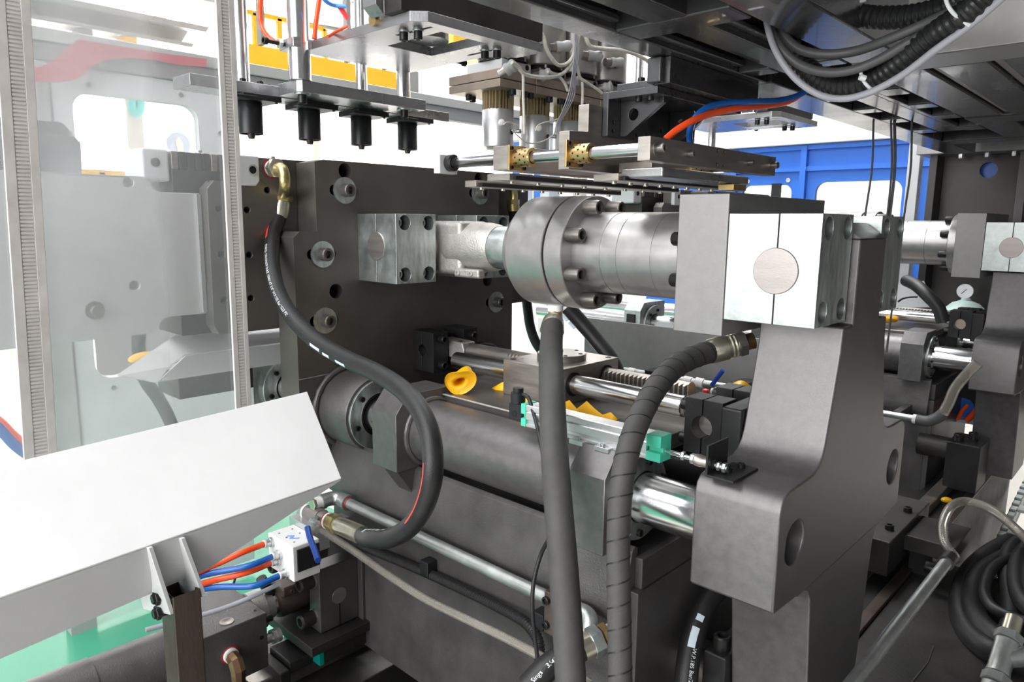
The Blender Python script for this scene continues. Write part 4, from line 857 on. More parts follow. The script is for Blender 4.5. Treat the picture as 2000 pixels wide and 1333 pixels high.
# ------------------------------------------------------------------ moulds and plates left of the platen
bp = thing('mould_plate', (-1.45, 1.1, 1.364), 'dark drilled mould back plate with a white corner clamp, left of the slotted platen', 'plate')
prof = [(.641, 1.384), (.652, 1.364), (mir(.652), 1.364), (mir(.641), 1.384), (mir(.641), 1.728), (.706, 1.727), (.706, 1.676), (.658, 1.676), (.643, 1.659)]
hl = [(.772, 1.661), (.725, 1.619), (.725, 1.526), (.724, 1.435), (.665, 1.62), (.665, 1.528), (.665, 1.434), (.767, 1.523)]
obj('plate', G().prism(prof, 'X', -1.4412, -1.4775, [circ(y, z, .0068, 16) for y, z in hl]), PLATE, bp, bevel=.0012)
obj('hole_floor', G().box(-1.462, -1.458, .655, .80, 1.42, 1.675), HOLE, bp)
obj('corner_clamp', G().prism([(.7065, 1.668), (.742, 1.668), (.7495, 1.678), (.7495, 1.7285), (.7065, 1.7285)], 'X', -1.4765, -1.428), WHITEG, bp, bevel=.003)
b = obj('clamp_recess', G().ring((-1.4279, .7345, 1.700), (1, 0, 0), .0078, .011, .001, 22), ALU, bp); obj('clamp_hole', G().lathe((-1.4279, .7345, 1.700), (1, 0, 0), [(0, .0078), (.0006, .0078)], 20), HOLE, bp)
def mould(y0, y1, x0, x1, z0, z1, lab):
    t = thing('mould_half', ((x0+x1)/2, (y0+y1)/2, z0), lab, 'mould', 'mould halves')
    obj('block', G().box(x0, x1, y0, y1, z0, z1-.035), DARK, t, bevel=.002)
    n = int((y1-y0)/.016)
    for k in range(n):
        y = y0+(y1-y0)*(k+.08)/n; obj('rib', G().box(x0, x1, y, y+(y1-y0)/n*.8, z1-.0348, z1), DARK if k % 5 else MACH, t, bevel=.001)
    for k in range(3):
        y = y0+(y1-y0)*(k+.5)/3; obj('neck_insert', G().lathe(((x0+x1)/2, y, z1-.004), (0, 0, 1), [(0, .016), (.006, .016), (.010, .008), (.014, .008)], 18), ALU, t)
    return t
md = mould(.60, 1.10, -1.62, -1.50, 1.36, 1.732, 'ribbed steel mould half behind the drilled back plate, seen through the curtain')
cc = thing('white_mould_clamp', (-1.55, .57, 1.66), 'white corner clamp block on the mould behind the curtain, with a round recess', 'clamp block'); obj('block', G().box(-1.60, -1.50, .545, .598, 1.672, 1.735), WHITEG, cc, bevel=.006); obj('recess', G().lathe((-1.4995, .570, 1.708), (1, 0, 0), [(0, .009), (.0006, .009)], 18), HOLE, cc)
index_kids()
for o_, lab2 in ((bp, 'drilled mould back plate of the far station, above the near cylinder barrel'), (md, 'ribbed mould half of the far station, just above the split collar'), (cc, 'white clamp block on the far mould, above the near cylinder')): copy_tree(o_, (0, SHIFT, 0), None, lab2)
lp = thing('shuttle_plate', (-1.48, .45, 1.374), 'big pale steel plate with notched right corners behind the clear curtain', 'plate')
prof = [(.16, 1.372), (.530, 1.376), (.543, 1.380), (.547, 1.394), (.556, 1.404), (.570, 1.4065), (.6405, 1.4065), (.6405, 1.650), (.562, 1.650), (.552, 1.655), (.547, 1.668), (.536, 1.678), (.16, 1.676)]
obj('plate', G().prism(prof, 'X', -1.4705, -1.505, [circ(.508, 1.6655, .0095, 18), circ(.505, 1.472, .0095, 18)]), SHUT, lp, bevel=.0012)
for y, z in ((.508, 1.6655), (.505, 1.472)): bolt(lp, (-1.482, y, z), (1, 0, 0), .0085, .005, STEELB)
washer(lp, (-1.4704, .432, 1.430), (1, 0, 0), .008, .0165, .005, STEELB); bolt(lp, (-1.4654, .432, 1.430), (1, 0, 0), .0115, .015, STEELB, hexh=True)
obj('edge_strip', G().box(-1.47, -1.4645, .632, .640, 1.41, 1.648), ALU, lp)
sp = thing('side_plate', (-1.75, .45, 1.60), 'two pale chamfered plates standing behind the big pale plate', 'plate')
obj('front_plate', G().prism([(.26, 1.60), (.505, 1.60), (.511, 1.755), (.499, 1.768), (.26, 1.765)], 'X', -1.752, -1.735), ALUP, sp, bevel=.001); obj('rear_plate', G().prism([(.30, 1.60), (.51, 1.60), (.512, 1.79), (.50, 1.803), (.30, 1.801)], 'X', -1.83, -1.812), ALUP, sp, bevel=.001); obj('spacer', G().box(-1.8115, -1.7525, .40, .44, 1.61, 1.70), ALU, sp)
ws = thing('product_slide', (-1.56, .68, 1.262), 'white sheet metal product slide under the drilled back plate', 'slide')
a = [Vector((-1.545, .486, 1.289)), Vector((-1.56, .563, 1.328)), Vector((-1.64, .661, 1.352)), Vector((-1.66, .95, 1.352)), Vector((-1.56, .95, 1.31)), Vector((-1.55, .62, 1.311)), Vector((-1.548, .59, 1.293)), Vector((-1.545, .559, 1.262))]
g = G(); nv = Vector((0, 0, -.003)); g.add(a+[v+nv for v in a], [tuple(range(8)), tuple(range(15, 7, -1))]+[(i, (i+1) % 8, (i+1) % 8+8, i+8) for i in range(8)]); obj('trough', g, WHITE, ws)
obj('front_lip', G().prism([(.560, 1.261), (.60, 1.262), (.95, 1.262), (.95, 1.309), (.622, 1.309)], 'X', -1.5475, -1.544), WHITEG, ws)
def blob(nm, c, pts, r, m, lab, cat, grp=None):
    """rubber cap: a dented bell swept along a short bent line"""
    o = obj(nm, G().tube(spline(pts, .006), r, 18), m, smooth=60); return tag(o, lab, cat, grp)
gcap = G(); gcap.add([(-1.60, .49, 1.296), (-1.60, .55, 1.320), (-1.60, .585, 1.318), (-1.57, .60, 1.308), (-1.565, .55, 1.300), (-1.57, .51, 1.294), (-1.59, .54, 1.328), (-1.575, .575, 1.322)], [(0, 1, 6), (1, 2, 7, 6), (2, 3, 7), (3, 4, 7), (4, 6, 7), (4, 5, 0, 6), (0, 5, 4, 3, 2, 1)])
o = obj('rubber_cap', gcap, YEL); o.modifiers.new('round', 'SUBSURF').levels = 2; o.modifiers['round'].render_levels = 2; tag(o, 'flattened yellow rubber cap lying on the white product slide', 'cap', None)
o = obj('support_block', G().box(-1.72, -1.60, .625, .80, 1.202, 1.262), DARK, bevel=.002); tag(o, 'dark support block below the white product slide, behind the curtain', 'block')
o = obj('support_post', G().box(-1.70, -1.64, .64, .76, 1.3535, 1.42), DARK, bevel=.002); tag(o, 'dark post between the product slide and the mould plate', 'post')
tubeo('drain_hose', [P(272, 640, X=-1.75), P(272, 690, X=-1.75), P(283, 740, X=-1.75), P(310, 780, X=-1.75), P(335, 830, X=-1.75), P(350, 900, X=-1.75)], .0155, RUB, 'black hose dropping behind the product slide, seen through the curtain', 'hose')
for i, (px, r_, m_, lab) in enumerate(((0, .012, BLUE, 'blue air hose bundle at the left edge behind the curtain strip'), (6, .008, RED, 'red air hose beside the blue bundle at the left edge'))):
    tubeo('air_hose', [P(-60, 800+px, X=-3.0), P(-10, 828-px*2, X=-3.0), P(30, 870-px*3, X=-3.0), P(70, 900-px*3, X=-3.0)], r_*1.6, m_, lab, 'hose')

# ------------------------------------------------------------------ clear vinyl curtain with ribbed zip strips
VIN = bpy.data.materials.new('clear_vinyl'); VIN.use_nodes = True
nt = VIN.node_tree; nt.nodes.clear(); N = nt.nodes; L = nt.links
out = N.new('ShaderNodeOutputMaterial'); tr = N.new('ShaderNodeBsdfTransparent'); gl = N.new('ShaderNodeBsdfGlossy'); df = N.new('ShaderNodeBsdfDiffuse'); tl = N.new('ShaderNodeBsdfTranslucent')
gl.inputs['Roughness'].default_value = .10; df.inputs[0].default_value = (.92, .93, .95, 1); tl.inputs[0].default_value = (.92, .93, .95, 1); tr.inputs[0].default_value = (.97, .97, .97, 1)
m1 = N.new('ShaderNodeMixShader'); m1.inputs[0].default_value = .5; L.new(df.outputs[0], m1.inputs[1]); L.new(tl.outputs[0], m1.inputs[2])
m2 = N.new('ShaderNodeMixShader'); L.new(tr.outputs[0], m2.inputs[1]); L.new(m1.outputs[0], m2.inputs[2])
nz = N.new('ShaderNodeTexNoise'); nz.inputs['Scale'].default_value = 3.2; nz.inputs['Detail'].default_value = 4; tc = N.new('ShaderNodeTexCoord'); L.new(tc.outputs['Object'], nz.inputs[0])
mr = N.new('ShaderNodeMapRange'); mr.inputs[1].default_value = .35; mr.inputs[2].default_value = .65; mr.inputs[3].default_value = .15; mr.inputs[4].default_value = .27; L.new(nz.outputs[0], mr.inputs[0]); sxy = N.new('ShaderNodeSeparateXYZ'); L.new(tc.outputs['Object'], sxy.inputs[0])
ad = N.new('ShaderNodeMath'); ad.operation = 'MULTIPLY_ADD'; ad.inputs[1].default_value = .10; L.new(nz.outputs[0], ad.inputs[0]); L.new(sxy.outputs[1], ad.inputs[2])
glare_r = N.new('ShaderNodeMapRange'); glare_r.inputs[1].default_value = .075; glare_r.inputs[2].default_value = .10; glare_r.inputs[3].default_value = .15; glare_r.inputs[4].default_value = 0; L.new(ad.outputs[0], glare_r.inputs[0])  # milky mix stands for glare on the vinyl, raised on the left part
mk = N.new('ShaderNodeMath'); mk.operation = 'ADD'; L.new(mr.outputs[0], mk.inputs[0]); L.new(glare_r.outputs[0], mk.inputs[1]); L.new(mk.outputs[0], m2.inputs[0])
m3 = N.new('ShaderNodeMixShader'); m3.inputs[0].default_value = .07; L.new(m2.outputs[0], m3.inputs[1]); L.new(gl.outputs[0], m3.inputs[2]); L.new(m3.outputs[0], out.inputs[0])
STRIP = mat('grey_zip_strip', (.64, .61, .59), 0, .55, .10, 20)
XC = -1.25
ct = thing('vinyl_curtain', (XC, .45, 1.0), 'clear vinyl strip curtain with ribbed grey zip strips at the left', 'curtain')
def sheet(y0, y1, z0, z1, ph):
    g = G(); vs = []; n = 24; mz = 14
    for j in range(mz+1):
        for i in range(n+1):
            u = i/n; z = z0+(z1-z0)*j/mz
            vs.append((XC-.004+.006*math.sin(u*5+ph+z*1.3)*math.sin(PI*u), y0[0]+(y0[1]-y0[0])*j/mz+(y1[0]+(y1[1]-y1[0])*j/mz-y0[0]-(y0[1]-y0[0])*j/mz)*u, z))
    fs = [(j*(n+1)+i, j*(n+1)+i+1, (j+1)*(n+1)+i+1, (j+1)*(n+1)+i) for j in range(mz) for i in range(n)]
    return g.add(vs, fs)
pa, pb = P(78, 880, X=XC), P(22, 0, X=XC); qa, qb = P(474, 790, X=XC), P(436, 0, X=XC)
def ln(a, b, z): t = (z-a.z)/(b.z-a.z); return a.y+(b.y-a.y)*t
ZB, ZT2 = 1.06, 2.12
obj('vinyl_sheet', sheet((ln(pa, pb, ZB)+.008, ln(pa, pb, ZT2)+.008), (ln(qa, qb, ZB), ln(qa, qb, ZT2)), ZB, ZT2, .4), VIN, ct)
obj('vinyl_sheet', sheet((ln(pa, pb, ZB)-.35, ln(pa, pb, ZT2)-.35), (ln(pa, pb, ZB)-.01, ln(pa, pb, ZT2)-.01), ZB, ZT2, 2.0), VIN, ct)
def strip(a, b, w, par):
    y0, y1 = ln(a, b, ZB), ln(a, b, ZT2)
    g = G(); q = lambda y, z, x: (x, y, z)
    for (o0, o1, x0, x1) in ((-w*.5, -w*.18, XC-.001, XC+.005), (w*.22, w*.5, XC-.001, XC+.005), (-w*.2, w*.25, XC-.002, XC+.0035)):
        g.hexa([q(y0+o0, ZB, x0), q(y0+o1, ZB, x0), q(y0+o1, ZB, x1), q(y0+o0, ZB, x1)], [q(y1+o0, ZT2, x0), q(y1+o1, ZT2, x0), q(y1+o1, ZT2, x1), q(y1+o0, ZT2, x1)])
    s = obj('zip_strip', g, STRIP, par, bevel=.0008)
    g = G(); n = 190
    for k in range(n):
        z = ZB+(ZT2-ZB)*(k+.5)/n; y = y0+(y1-y0)*(k+.5)/n; g.box(XC+.003, XC+.0048, y-w*.17, y+w*.21, z-.0016, z+.0016)
    o = obj('zip_teeth', g, STRIP, s); o['kind'] = 'stuff'
strip(pa, pb, .044, ct); strip(qa, qb, .030, ct)
obj('top_rail', G().box(XC-.02, XC+.02, -.2, .62, ZT2, ZT2+.04), WHITEG, ct)

# ------------------------------------------------------------------ white discharge chute and its post
ch = thing('discharge_chute', (-1.05, .40, 1.05), 'big white sheet metal discharge chute sloping across the lower left', 'chute')
YE = .65
A = P(600, 765, Y=YE); B = P(667, 935, Y=YE); A2 = A+(P(0, 910, X=A.x)-A)*1.5; B2 = B+(P(0, 1168, X=B.x)-B)*1.5; th = Vector((-.0025, 0, -.003))
g = G(); g.hexa([A, B, B+th, A+th], [A2, B2, B2+th, A2+th]); obj('top_sheet', g, WHITE, ch, bevel=.001)
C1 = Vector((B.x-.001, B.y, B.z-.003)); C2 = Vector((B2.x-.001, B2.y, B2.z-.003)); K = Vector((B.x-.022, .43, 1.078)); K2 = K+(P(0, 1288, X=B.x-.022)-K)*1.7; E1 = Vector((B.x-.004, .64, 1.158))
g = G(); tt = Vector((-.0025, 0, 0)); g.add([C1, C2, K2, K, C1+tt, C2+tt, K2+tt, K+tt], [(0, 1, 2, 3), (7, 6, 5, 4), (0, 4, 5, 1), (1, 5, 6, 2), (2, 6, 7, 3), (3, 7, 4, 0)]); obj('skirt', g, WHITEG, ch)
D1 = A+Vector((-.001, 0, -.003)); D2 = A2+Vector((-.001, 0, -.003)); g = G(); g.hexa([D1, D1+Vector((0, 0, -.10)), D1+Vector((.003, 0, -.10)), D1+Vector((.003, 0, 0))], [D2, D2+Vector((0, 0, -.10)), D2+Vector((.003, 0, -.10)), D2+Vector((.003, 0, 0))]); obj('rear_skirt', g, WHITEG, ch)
for (a, b, c, d) in (((268, 1072), (287, 1066), (330, 1204), (303, 1210)), ((334, 1056), (350, 1048), (393, 1165), (372, 1178))):
    xf = -1.006; q = [P(a[0], a[1], X=xf), P(b[0], b[1], X=xf), P(c[0], c[1], X=xf), P(d[0], d[1], X=xf)]
    g = G(); yc = sum(v.y for v in q)/4
    zt_, zb_2 = max(v.z for v in q)-.002, min(v.z for v in q)
    y1 = max(q[1].y, q[2].y)
    g.add([(xf-.05, q[0].y, zt_), (xf+.006, q[1].y, zt_), (xf+.006, q[2].y, zb_2+.004), (xf-.045, q[3].y, zb_2)]+[(xf-.05, q[0].y+.006, zt_), (xf+.006, q[1].y+.006, zt_), (xf+.006, q[2].y+.006, zb_2+.004), (xf-.045, q[3].y+.006, zb_2)],
          [(0, 1, 2, 3), (7, 6, 5, 4), (0, 4, 5, 1), (1, 5, 6, 2), (2, 6, 7, 3), (3, 7, 4, 0)])
    obj('support_lug', g, WHITEG, ch, bevel=.0008)
po = thing('chute_post', (-1.02, .385, 0), 'open topped brown steel square tube post under the white chute', 'post')
g = G(); x0, x1, y0, y1 = -1.046, -.998, .362, .402
g.prism([(x0, y0), (x1, y0), (x1, y1), (x0, y1)], 'Z', 0, 1.066, [[(x0+.003, y0+.003), (x1-.003, y0+.003), (x1-.003, y1-.003), (x0+.003, y1-.003)]])
obj('tube', g, WORN, po, bevel=.002)
for p, nm in ((P(290, 1192, X=-.996), 'bolt'), (P(290, 1222, X=-.996), 'bolt')):
    q = Vector((-1.02, y0-.0005, p.z)); bolt(po, q, (0, -1, 0), .0075, .020, BOLT, hexh=True); obj('nut', G().hexn(q+Vector((0, -.010, 0)), (0, -1, 0), .018, .007), BOLT, po)

# ------------------------------------------------------------------ shuttle actuator at the lower left
ZA, XA = .782, -1.345
ac = thing('shuttle_cylinder', (XA, .40, .70), 'dark hydraulic cylinder with a square head block at the lower left', 'cylinder')
obj('head_block', G().box(-1.425, -1.262, .503, .634, .706, .824), GRAYD, ac, bevel=.002)
obj('barrel', G().lathe((XA, .502, .765), (0, -1, 0), [(0, .053), (.16, .053), (.161, .055), (.40, .055)], 40), GRAYD, ac)
obj('front_gland', G().lathe((XA, .635, ZA+.006), (0, 1, 0), [(0, .041), (.028, .041), (.030, .028), (.050, .028)], 32), CAST, ac)
obj('piston_rod', G().lathe((XA, .684, ZA+.006), (0, 1, 0), [(0, .024), (.012, .024)], 28), CHROME, ac)
obj('plug', G().lathe(P(443, 1215, Z=.8242), (0, 0, 1), [(0, .0135), (.001, .0135), (.0012, .010), (.0005, .008), (.0005, 0)], 24), STEELB, ac)
obj('port_hole', G().lathe(P(498, 1193, Z=.8243), (0, 0, 1), [(0, .003), (.0004, .003)], 12), HOLE, ac); obj('port_hole', G().lathe(P(511, 1246, X=-1.2618), (1, 0, 0), [(0, .0042), (.0005, .0042)], 14), HOLE, ac)
bolt(ac, Vector((-1.278, .635, .800)), (0, 1, 0), .0078, .018, BOLT); q = Vector((-1.285, .635, .752)); obj('drain_plug', G().lathe(q, (0, 1, 0), [(0, .010), (.018, .010), (.018, .0145), (.024, .0145), (.025, .011), (.028, .011), (.028, .015), (.036, .015)], 24), ALU, ac)
for y_ in (.30, .255): pass
rear = obj('rear_flange', G().box(-1.42, -1.27, .07, .13, .69, .80), GRAYD, ac, bevel=.002)
re = thing('rod_eye', (XA, .72, .74), 'bronze coloured rod eye between the shuttle cylinder and its clevis blocks', 'rod eye')
obj('eye_body', G().lathe((XA, .692, ZA+.008), (0, 1, 0), [(0, .026), (.004, .034), (.012, .036), (.075, .036), (.095, .030)], 32), CAST if False else WORN, re)
obj('clamp_lug', G().box(XA-.02, XA+.040, .694, .775, ZA+.030, ZA+.052), WORN, re, bevel=.005); obj('eye_ring', G().lathe((XA-.036, .805, ZA), (1, 0, 0), [(0, .034), (.072, .034)], 32), CAST, re); bolt(re, (XA+.040, .715, ZA+.041), (1, 0, 0), .005, .004, WORN)
ck = thing('clevis_bracket', (XA, .80, .70), 'dark clevis blocks with big cap screws holding the shuttle rod eye', 'bracket')
for x0, x1, zz, k in ((-1.308, -1.266, 0, 0), (-1.428, -1.386, 0, 1)):
    obj('clevis_plate', G().box(x0, x1, .757, .8535, .722, .868), GRAYD, ck, bevel=.0015)
    for z in (.752, .836):
        q = Vector(((x0+x1)/2-.004, .757, z)); washer(ck, q, (0, -1, 0), .010, .0172, .003, ZINC); bolt(ck, q+Vector((0, -.003, 0)), (0, -1, 0), .0158, .032, DARK)
obj('pivot_pin', G().lathe((-1.2668, .805, .792), (1, 0, 0), [(0, .0185), (.0012, .018)], 32), STEELB, ck); obj('saw_slot', G().box(-1.2665, -1.2655, .8035, .8065, .7225, .774), HOLE, ck)
obj('back_plate', G().box(-1.44, -1.25, .8538, .8605, .71, .89), GRAYD, ck, bevel=.001)
bt = thing('linear_guide_carriage', (-1.34, .75, .62), 'low dark carriage with turquoise end caps on a rail below the clevis', 'carriage')
obj('top_plate', G().box(-1.42, -1.235, .715, .90, .698, .7198), DARK, bt, bevel=.002); obj('carriage_body', G().box(-1.40, -1.25, .752, .875, .660, .6978), DARK, bt, bevel=.002)
GRT = mat('turquoise_end_cap', (.0, .30, .25), 0, .4)
obj('end_cap', G().box(-1.40, -1.2492, .742, .7518, .660, .697), GRT, bt); obj('end_cap', G().box(-1.40, -1.2492, .8752, .885, .660, .697), GRT, bt)
obj('lubricator', G().box(-1.36, -1.275, .685, .741, .655, .683), DARK, bt, bevel=.004); obj('wiper', G().box(-1.372, -1.268, .66, .684, .640, .672), DARK, bt, bevel=.003)
bd = thing('machine_bed', (-.9, 1.0, 0), 'dark welded machine bed with a guide rail along its near left side', 'machine base')
obj('bed_beam', G().box(-1.48, -1.20, .30, 2.6, .42, .612), DARK, bd, bevel=.003); obj('guide_rail', G().box(-1.36, -1.30, .35, 2.55, .6125, .652), MACH, bd, bevel=.004)
obj('bed_beam', G().box(-.545, -.405, .62, 3.2, .42, .768), DARK, bd, bevel=.003); obj('guide_rail', G().box(-.505, -.470, .85, 3.2, .7685, .80), MACH, bd, bevel=.003); obj('edge_strip', G().box(-.428, -.404, .85, 3.2, .7685, .7785), WORN, bd, bevel=.002)
obj('bed_plate', G().box(-1.198, -.546, .30, 2.6, .40, .43), DARK, bd); obj('bed_foot', G().box(-1.46, -1.22, .5, .7, 0, .42), DARK, bd); obj('bed_foot', G().box(-.54, -.42, 2.6, 2.8, 0, .42), DARK, bd); obj('bed_foot', G().box(-.54, -.42, .7, .85, 0, .42), DARK, bd)
obj('end_stop', G().prism([(-1.42, .612), (-1.22, .612), (-1.22, .632), (-1.25, .640), (-1.40, .640)], 'Y', .56, .60), DARK, bd, bevel=.002)
for y in (1.28, 2.62): pass
obj('rail_carriage', G().box(-.535, -.425, 1.72, 2.06, .8005, .885), DARK, bd, bevel=.003); bolt(bd, (-.45, 1.80, .885), (0, 0, 1), .010, .012); bolt(bd, (-.45, 1.95, .885), (0, 0, 1), .010, .012)
# bronze elbow on the head block
el = thing('bronze_elbow_fitting', (-1.24, .557, .70), 'brown bronze elbow fitting with white tape on the head block', 'fitting')
q = Vector((-1.2615, .556, .768)); obj('tape_ring', G().lathe(q, (1, 0, 0), [(0, .0145), (.006, .0145), (.007, .012)], 24), PTFE, el)
obj('elbow', G().tube([q+Vector((.006, 0, 0)), q+Vector((.022, 0, -.004)), q+Vector((.030, .0, -.018)), q+Vector((.030, 0, -.048))], [.0125, .0145, .0145, .013], 8), COPPER, el, smooth=20)
obj('swivel_nut', G().hexn(q+Vector((.030, 0, -.046)), (0, 0, -1), .031, .022), CADL, el); obj('sealant', G().ring(q-Vector((.0003, 0, 0)), (1, 0, 0), .0145, .0185, .0006, 24), REDSEAL, el); obj('hose_tail', G().cyl(q+Vector((.030, 0, -.068)), q+Vector((.030, 0, -.16)), .012, 18), RUB, el)

# ------------------------------------------------------------------ air manifold, ball valve, pipe
mf = thing('valve_manifold', (-1.28, .70, .86), 'white pneumatic valve block with push-in fittings under the chute', 'valve')
mx0, mx1, my0, my1, mz0, mz1 = -1.335, -1.235, .682, .742, .880, .955
obj('valve_body', G().box(mx0, mx1, my0, my1, mz0, mz1), WHITE, mf, bevel=.002); obj('black_side', G().box(mx1+.0002, mx1+.004, my0+.008, my1-.002, mz0+.02, mz1-.008), BLKP, mf); obj('sub_base', G().box(mx0-.02, mx1-.03, my1+.0005, .785, mz0+.03, mz1+.012), ALU, mf, bevel=.001)
obj('bracket', G().box(mx0, mx0+.03, .785, .862, mz0+.03, mz1-.01), ALU, mf)
for i in range(3):
    for j in range(2): obj('screw_hole', G().lathe((mx0+.02+.03*i, my0+.015+.03*j, mz1+.0001), (0, 0, 1), [(0, .002), (.0003, .002)], 8), HOLE, mf)
LOGO = mat('printed_blue_mark', (.25, .40, .80), 0, .5); g = G(); g.prism([(-1.292, .704), (-1.283, .714), (-1.274, .706), (-1.266, .716), (-1.262, .711), (-1.275, .697), (-1.284, .705), (-1.290, .697)], 'Z', mz1+.0002, mz1+.0005); obj('blue_mark', g, LOGO, mf)
fits = []
for i in range(4):
    c = Vector((mx0+.015+.024*(i % 4)*.9, my0, mz1-.014-.0165*i)); c.x = -1.318+.020*(i % 2)+.012*i
    f_ = obj('push_fitting', G().lathe(c, (0, -1, 0), [(0, .0105), (.006, .0105), (.006, .0085), (.015, .0085), (.0152, .0072)], 18), ALU, mf); obj('release_ring', G().lathe(c+Vector((0, -.0153, 0)), (0, -1, 0), [(0, .0078), (.003, .0078), (.0031, .006)], 16), PTFE, f_); fits.append(c)
ends = ((372, 1128), (385, 1122), (372, 1140), (385, 1136))
for i, c in enumerate(fits):
    s = c+Vector((0, -.016, 0)); e = Vector((-1.36-.02*(i % 2), .47, .915-.010*i))
    tubeo('air_tube', [s, s+Vector((0, -.05, -.002)), s.lerp(e, .5)+Vector((0, 0, -.006)), e, e+Vector((-.08, -.10, .06)), e+Vector((-.16, -.14, .16))], .0062, (RED, BLUE)[i % 2], '%s air tube plugged into the white valve block' % ('topmost orange', 'upper blue', 'lower orange', 'lowest blue')[i], 'tube', 'air tubes at the valve block')
tubeo('pilot_tube', [fits[3]+Vector((.0, -.016, -.018)), fits[3]+Vector((-.02, -.12, -.035)), fits[3]+Vector((-.04, -.26, -.03))], .0045, CABLEL, 'pale tube below the blue air tubes at the valve block', 'tube')
tubeo('sensor_conduit', [P(510, 1130, X=-1.34), P(516, 1142, X=-1.34), P(528, 1156, X=-1.345), P(535, 1170, X=-1.35)], .011, CONDUIT, 'short black corrugated conduit behind the rod eye', 'conduit')
tubeo('thin_cable', [P(463, 1118, X=-1.42), P(458, 1135, X=-1.42), P(454, 1150, X=-1.42), P(452, 1175, X=-1.42)], .0025, RUB, 'thin black wire hanging over the green floor behind the head block', 'cable')
pp = thing('galvanised_pipe', (-.98, .825, .99), 'galvanised pipe running along the base side below the guide tube', 'pipe')
YPp, ZPp = .826, 1.002
obj('pipe', G().cyl((-1.262, YPp, ZPp), (-.625, YPp, ZPp), .0112, 28), GALV, pp)
obj('elbow', G().tube(spline([(-1.255, YPp, ZPp), (-1.285, YPp, ZPp), (-1.298, YPp-.012, ZPp+.001), (-1.300, YPp-.035, ZPp+.001)], .004), .0155, 20), GALV, pp); obj('elbow_band', G().lathe((-1.262, YPp, ZPp), (1, 0, 0), [(0, .0172), (.010, .0172)], 24), GALV, pp); obj('elbow_band', G().lathe((-1.300, YPp-.030, ZPp), (0, -1, 0), [(0, .0168), (.010, .0168)], 24), GALV, pp)
obj('sealant', G().lathe((-1.2515, YPp, ZPp), (1, 0, 0), [(0, .0130), (.003, .0122)], 24), REDSEAL, pp)
obj('thread_tape', G().lathe((-1.300, YPp-.040, ZPp), (0, -1, 0), [(0, .0125), (.012, .012)], 20), PTFE, pp); obj('nipple', G().hexn((-1.300, YPp-.052, ZPp), (0, -1, 0), .022, .008), CADL, pp)
obj('near_elbow', G().tube(spline([(-.640, YPp, ZPp), (-.612, YPp, ZPp), (-.598, YPp-.010, ZPp-.008), (-.596, YPp-.020, ZPp-.030)], .004), .0150, 20), GALV, pp); obj('thread_tape', G().lathe((-.642, YPp, ZPp), (1, 0, 0), [(0, .0128), (.008, .0160)], 20), PTFE, pp)
pc = thing('pipe_clamp', (-.705, .83, .95), 'dark two bolt clamp on the galvanised pipe near the sleeve hose', 'clamp'); q0 = P(1068, 1150, Y=.812); obj('clamp_bar', G().box(q0.x, q0.x+.020, .806, .860, .955, 1.026), WORN, pc, bevel=.001)
for z in (1.012, .970): bolt(pc, (q0.x+.006, .806, z), (0, -1, 0), .0068, .006)
bv = thing('ball_valve', (-1.24, .78, .96), 'steel ball valve with a blue lever, at the lower end of the black loop hose', 'valve')
v0 = P(600, 1000, Y=.775); v1 = P(642, 1018, Y=.775); v2 = P(663, 1027, Y=.775); v3 = P(700, 1043, Y=.775); dv = (v3-v0).normalized()
obj('valve_body', G().tube([v0, v0.lerp(v1, .3), v0.lerp(v1, .31), v0.lerp(v1, .7), v0.lerp(v1, .71), v1], [.0165, .0165, .0185, .0185, .0165, .0165], 24), STEELB, bv)
obj('end_elbow', G().tube(spline([v0+dv*.002, v0-dv*.014, v0-dv*.020+Vector((0, 0, -.012)), v0-dv*.020+Vector((0, 0, -.035))], .004), .0135, 18), GALV, bv); obj('tape_wrap', G().tube([v0-dv*.020+Vector((0, 0, -.022)), v0-dv*.020+Vector((0, 0, -.050))], .0150, 20), PTFE, bv); obj('riser', G().cyl(v0-dv*.020+Vector((0, 0, -.045)), v0-dv*.020+Vector((0, 0, -.080)), .010, 16), GALV, bv)
obj('tape_ring', G().tube([v0-dv*.001, v0+dv*.005], .0172, 24), PTFE, bv); obj('tape_ring', G().tube([v1, v1+dv*.005], .0178, 24), PTFE, bv); obj('sealant', G().tube([v1-dv*.004, v1-dv*.0005], .0180, 24), REDSEAL, bv)
obj('hex_nut', G().hexn(v1+dv*.005, dv, .033, .014), CAD, bv); obj('hex_nut', G().hexn(v1+dv*.021, dv, .036, .012), CAD, bv); obj('nut_neck', G().tube([v1+dv*.018, v1+dv*.022], .013, 20), CAD, bv)
lv = P(612, 1018, Y=.735); obj('stem', G().cyl(v0.lerp(v1, .5), lv, .006, 14), ZINC, bv); obj('stem_nut', G().hexn(lv, (lv-v0.lerp(v1, .5)), .015, .007), ZINC, bv)
l1 = P(606, 1035, Y=.700); l2 = P(614, 1098, Y=.672)
up = Vector((.010, 0, 0)); dp = Vector((0, .004, 0)); g = G(); g.hexa([lv-up, lv+up, lv+up+dp, lv-up+dp], [l1-up*.9, l1+up*.9, l1+up*.9+dp, l1-up*.9+dp]); obj('lever_blade', g, ZINC, bv)
g = G(); g.tube(spline([l1+Vector((0, .002, .006)), l1.lerp(l2, .3)+Vector((-.001, .002, 0)), l1.lerp(l2, .7)+Vector((.001, .002, 0)), l2+Vector((0, .002, 0))], .004), [.0095 for _ in range(len(spline([l1+Vector((0, .002, .006)), l1.lerp(l2, .3)+Vector((-.001, .002, 0)), l1.lerp(l2, .7)+Vector((.001, .002, 0)), l2+Vector((0, .002, 0))], .004)))], 12)
c = l1.lerp(l2, .5); g.v = [(x, c.y+(y-c.y)*.5, z) for x, y, z in g.v]; obj('lever_sleeve', g, BLUEL, bv)
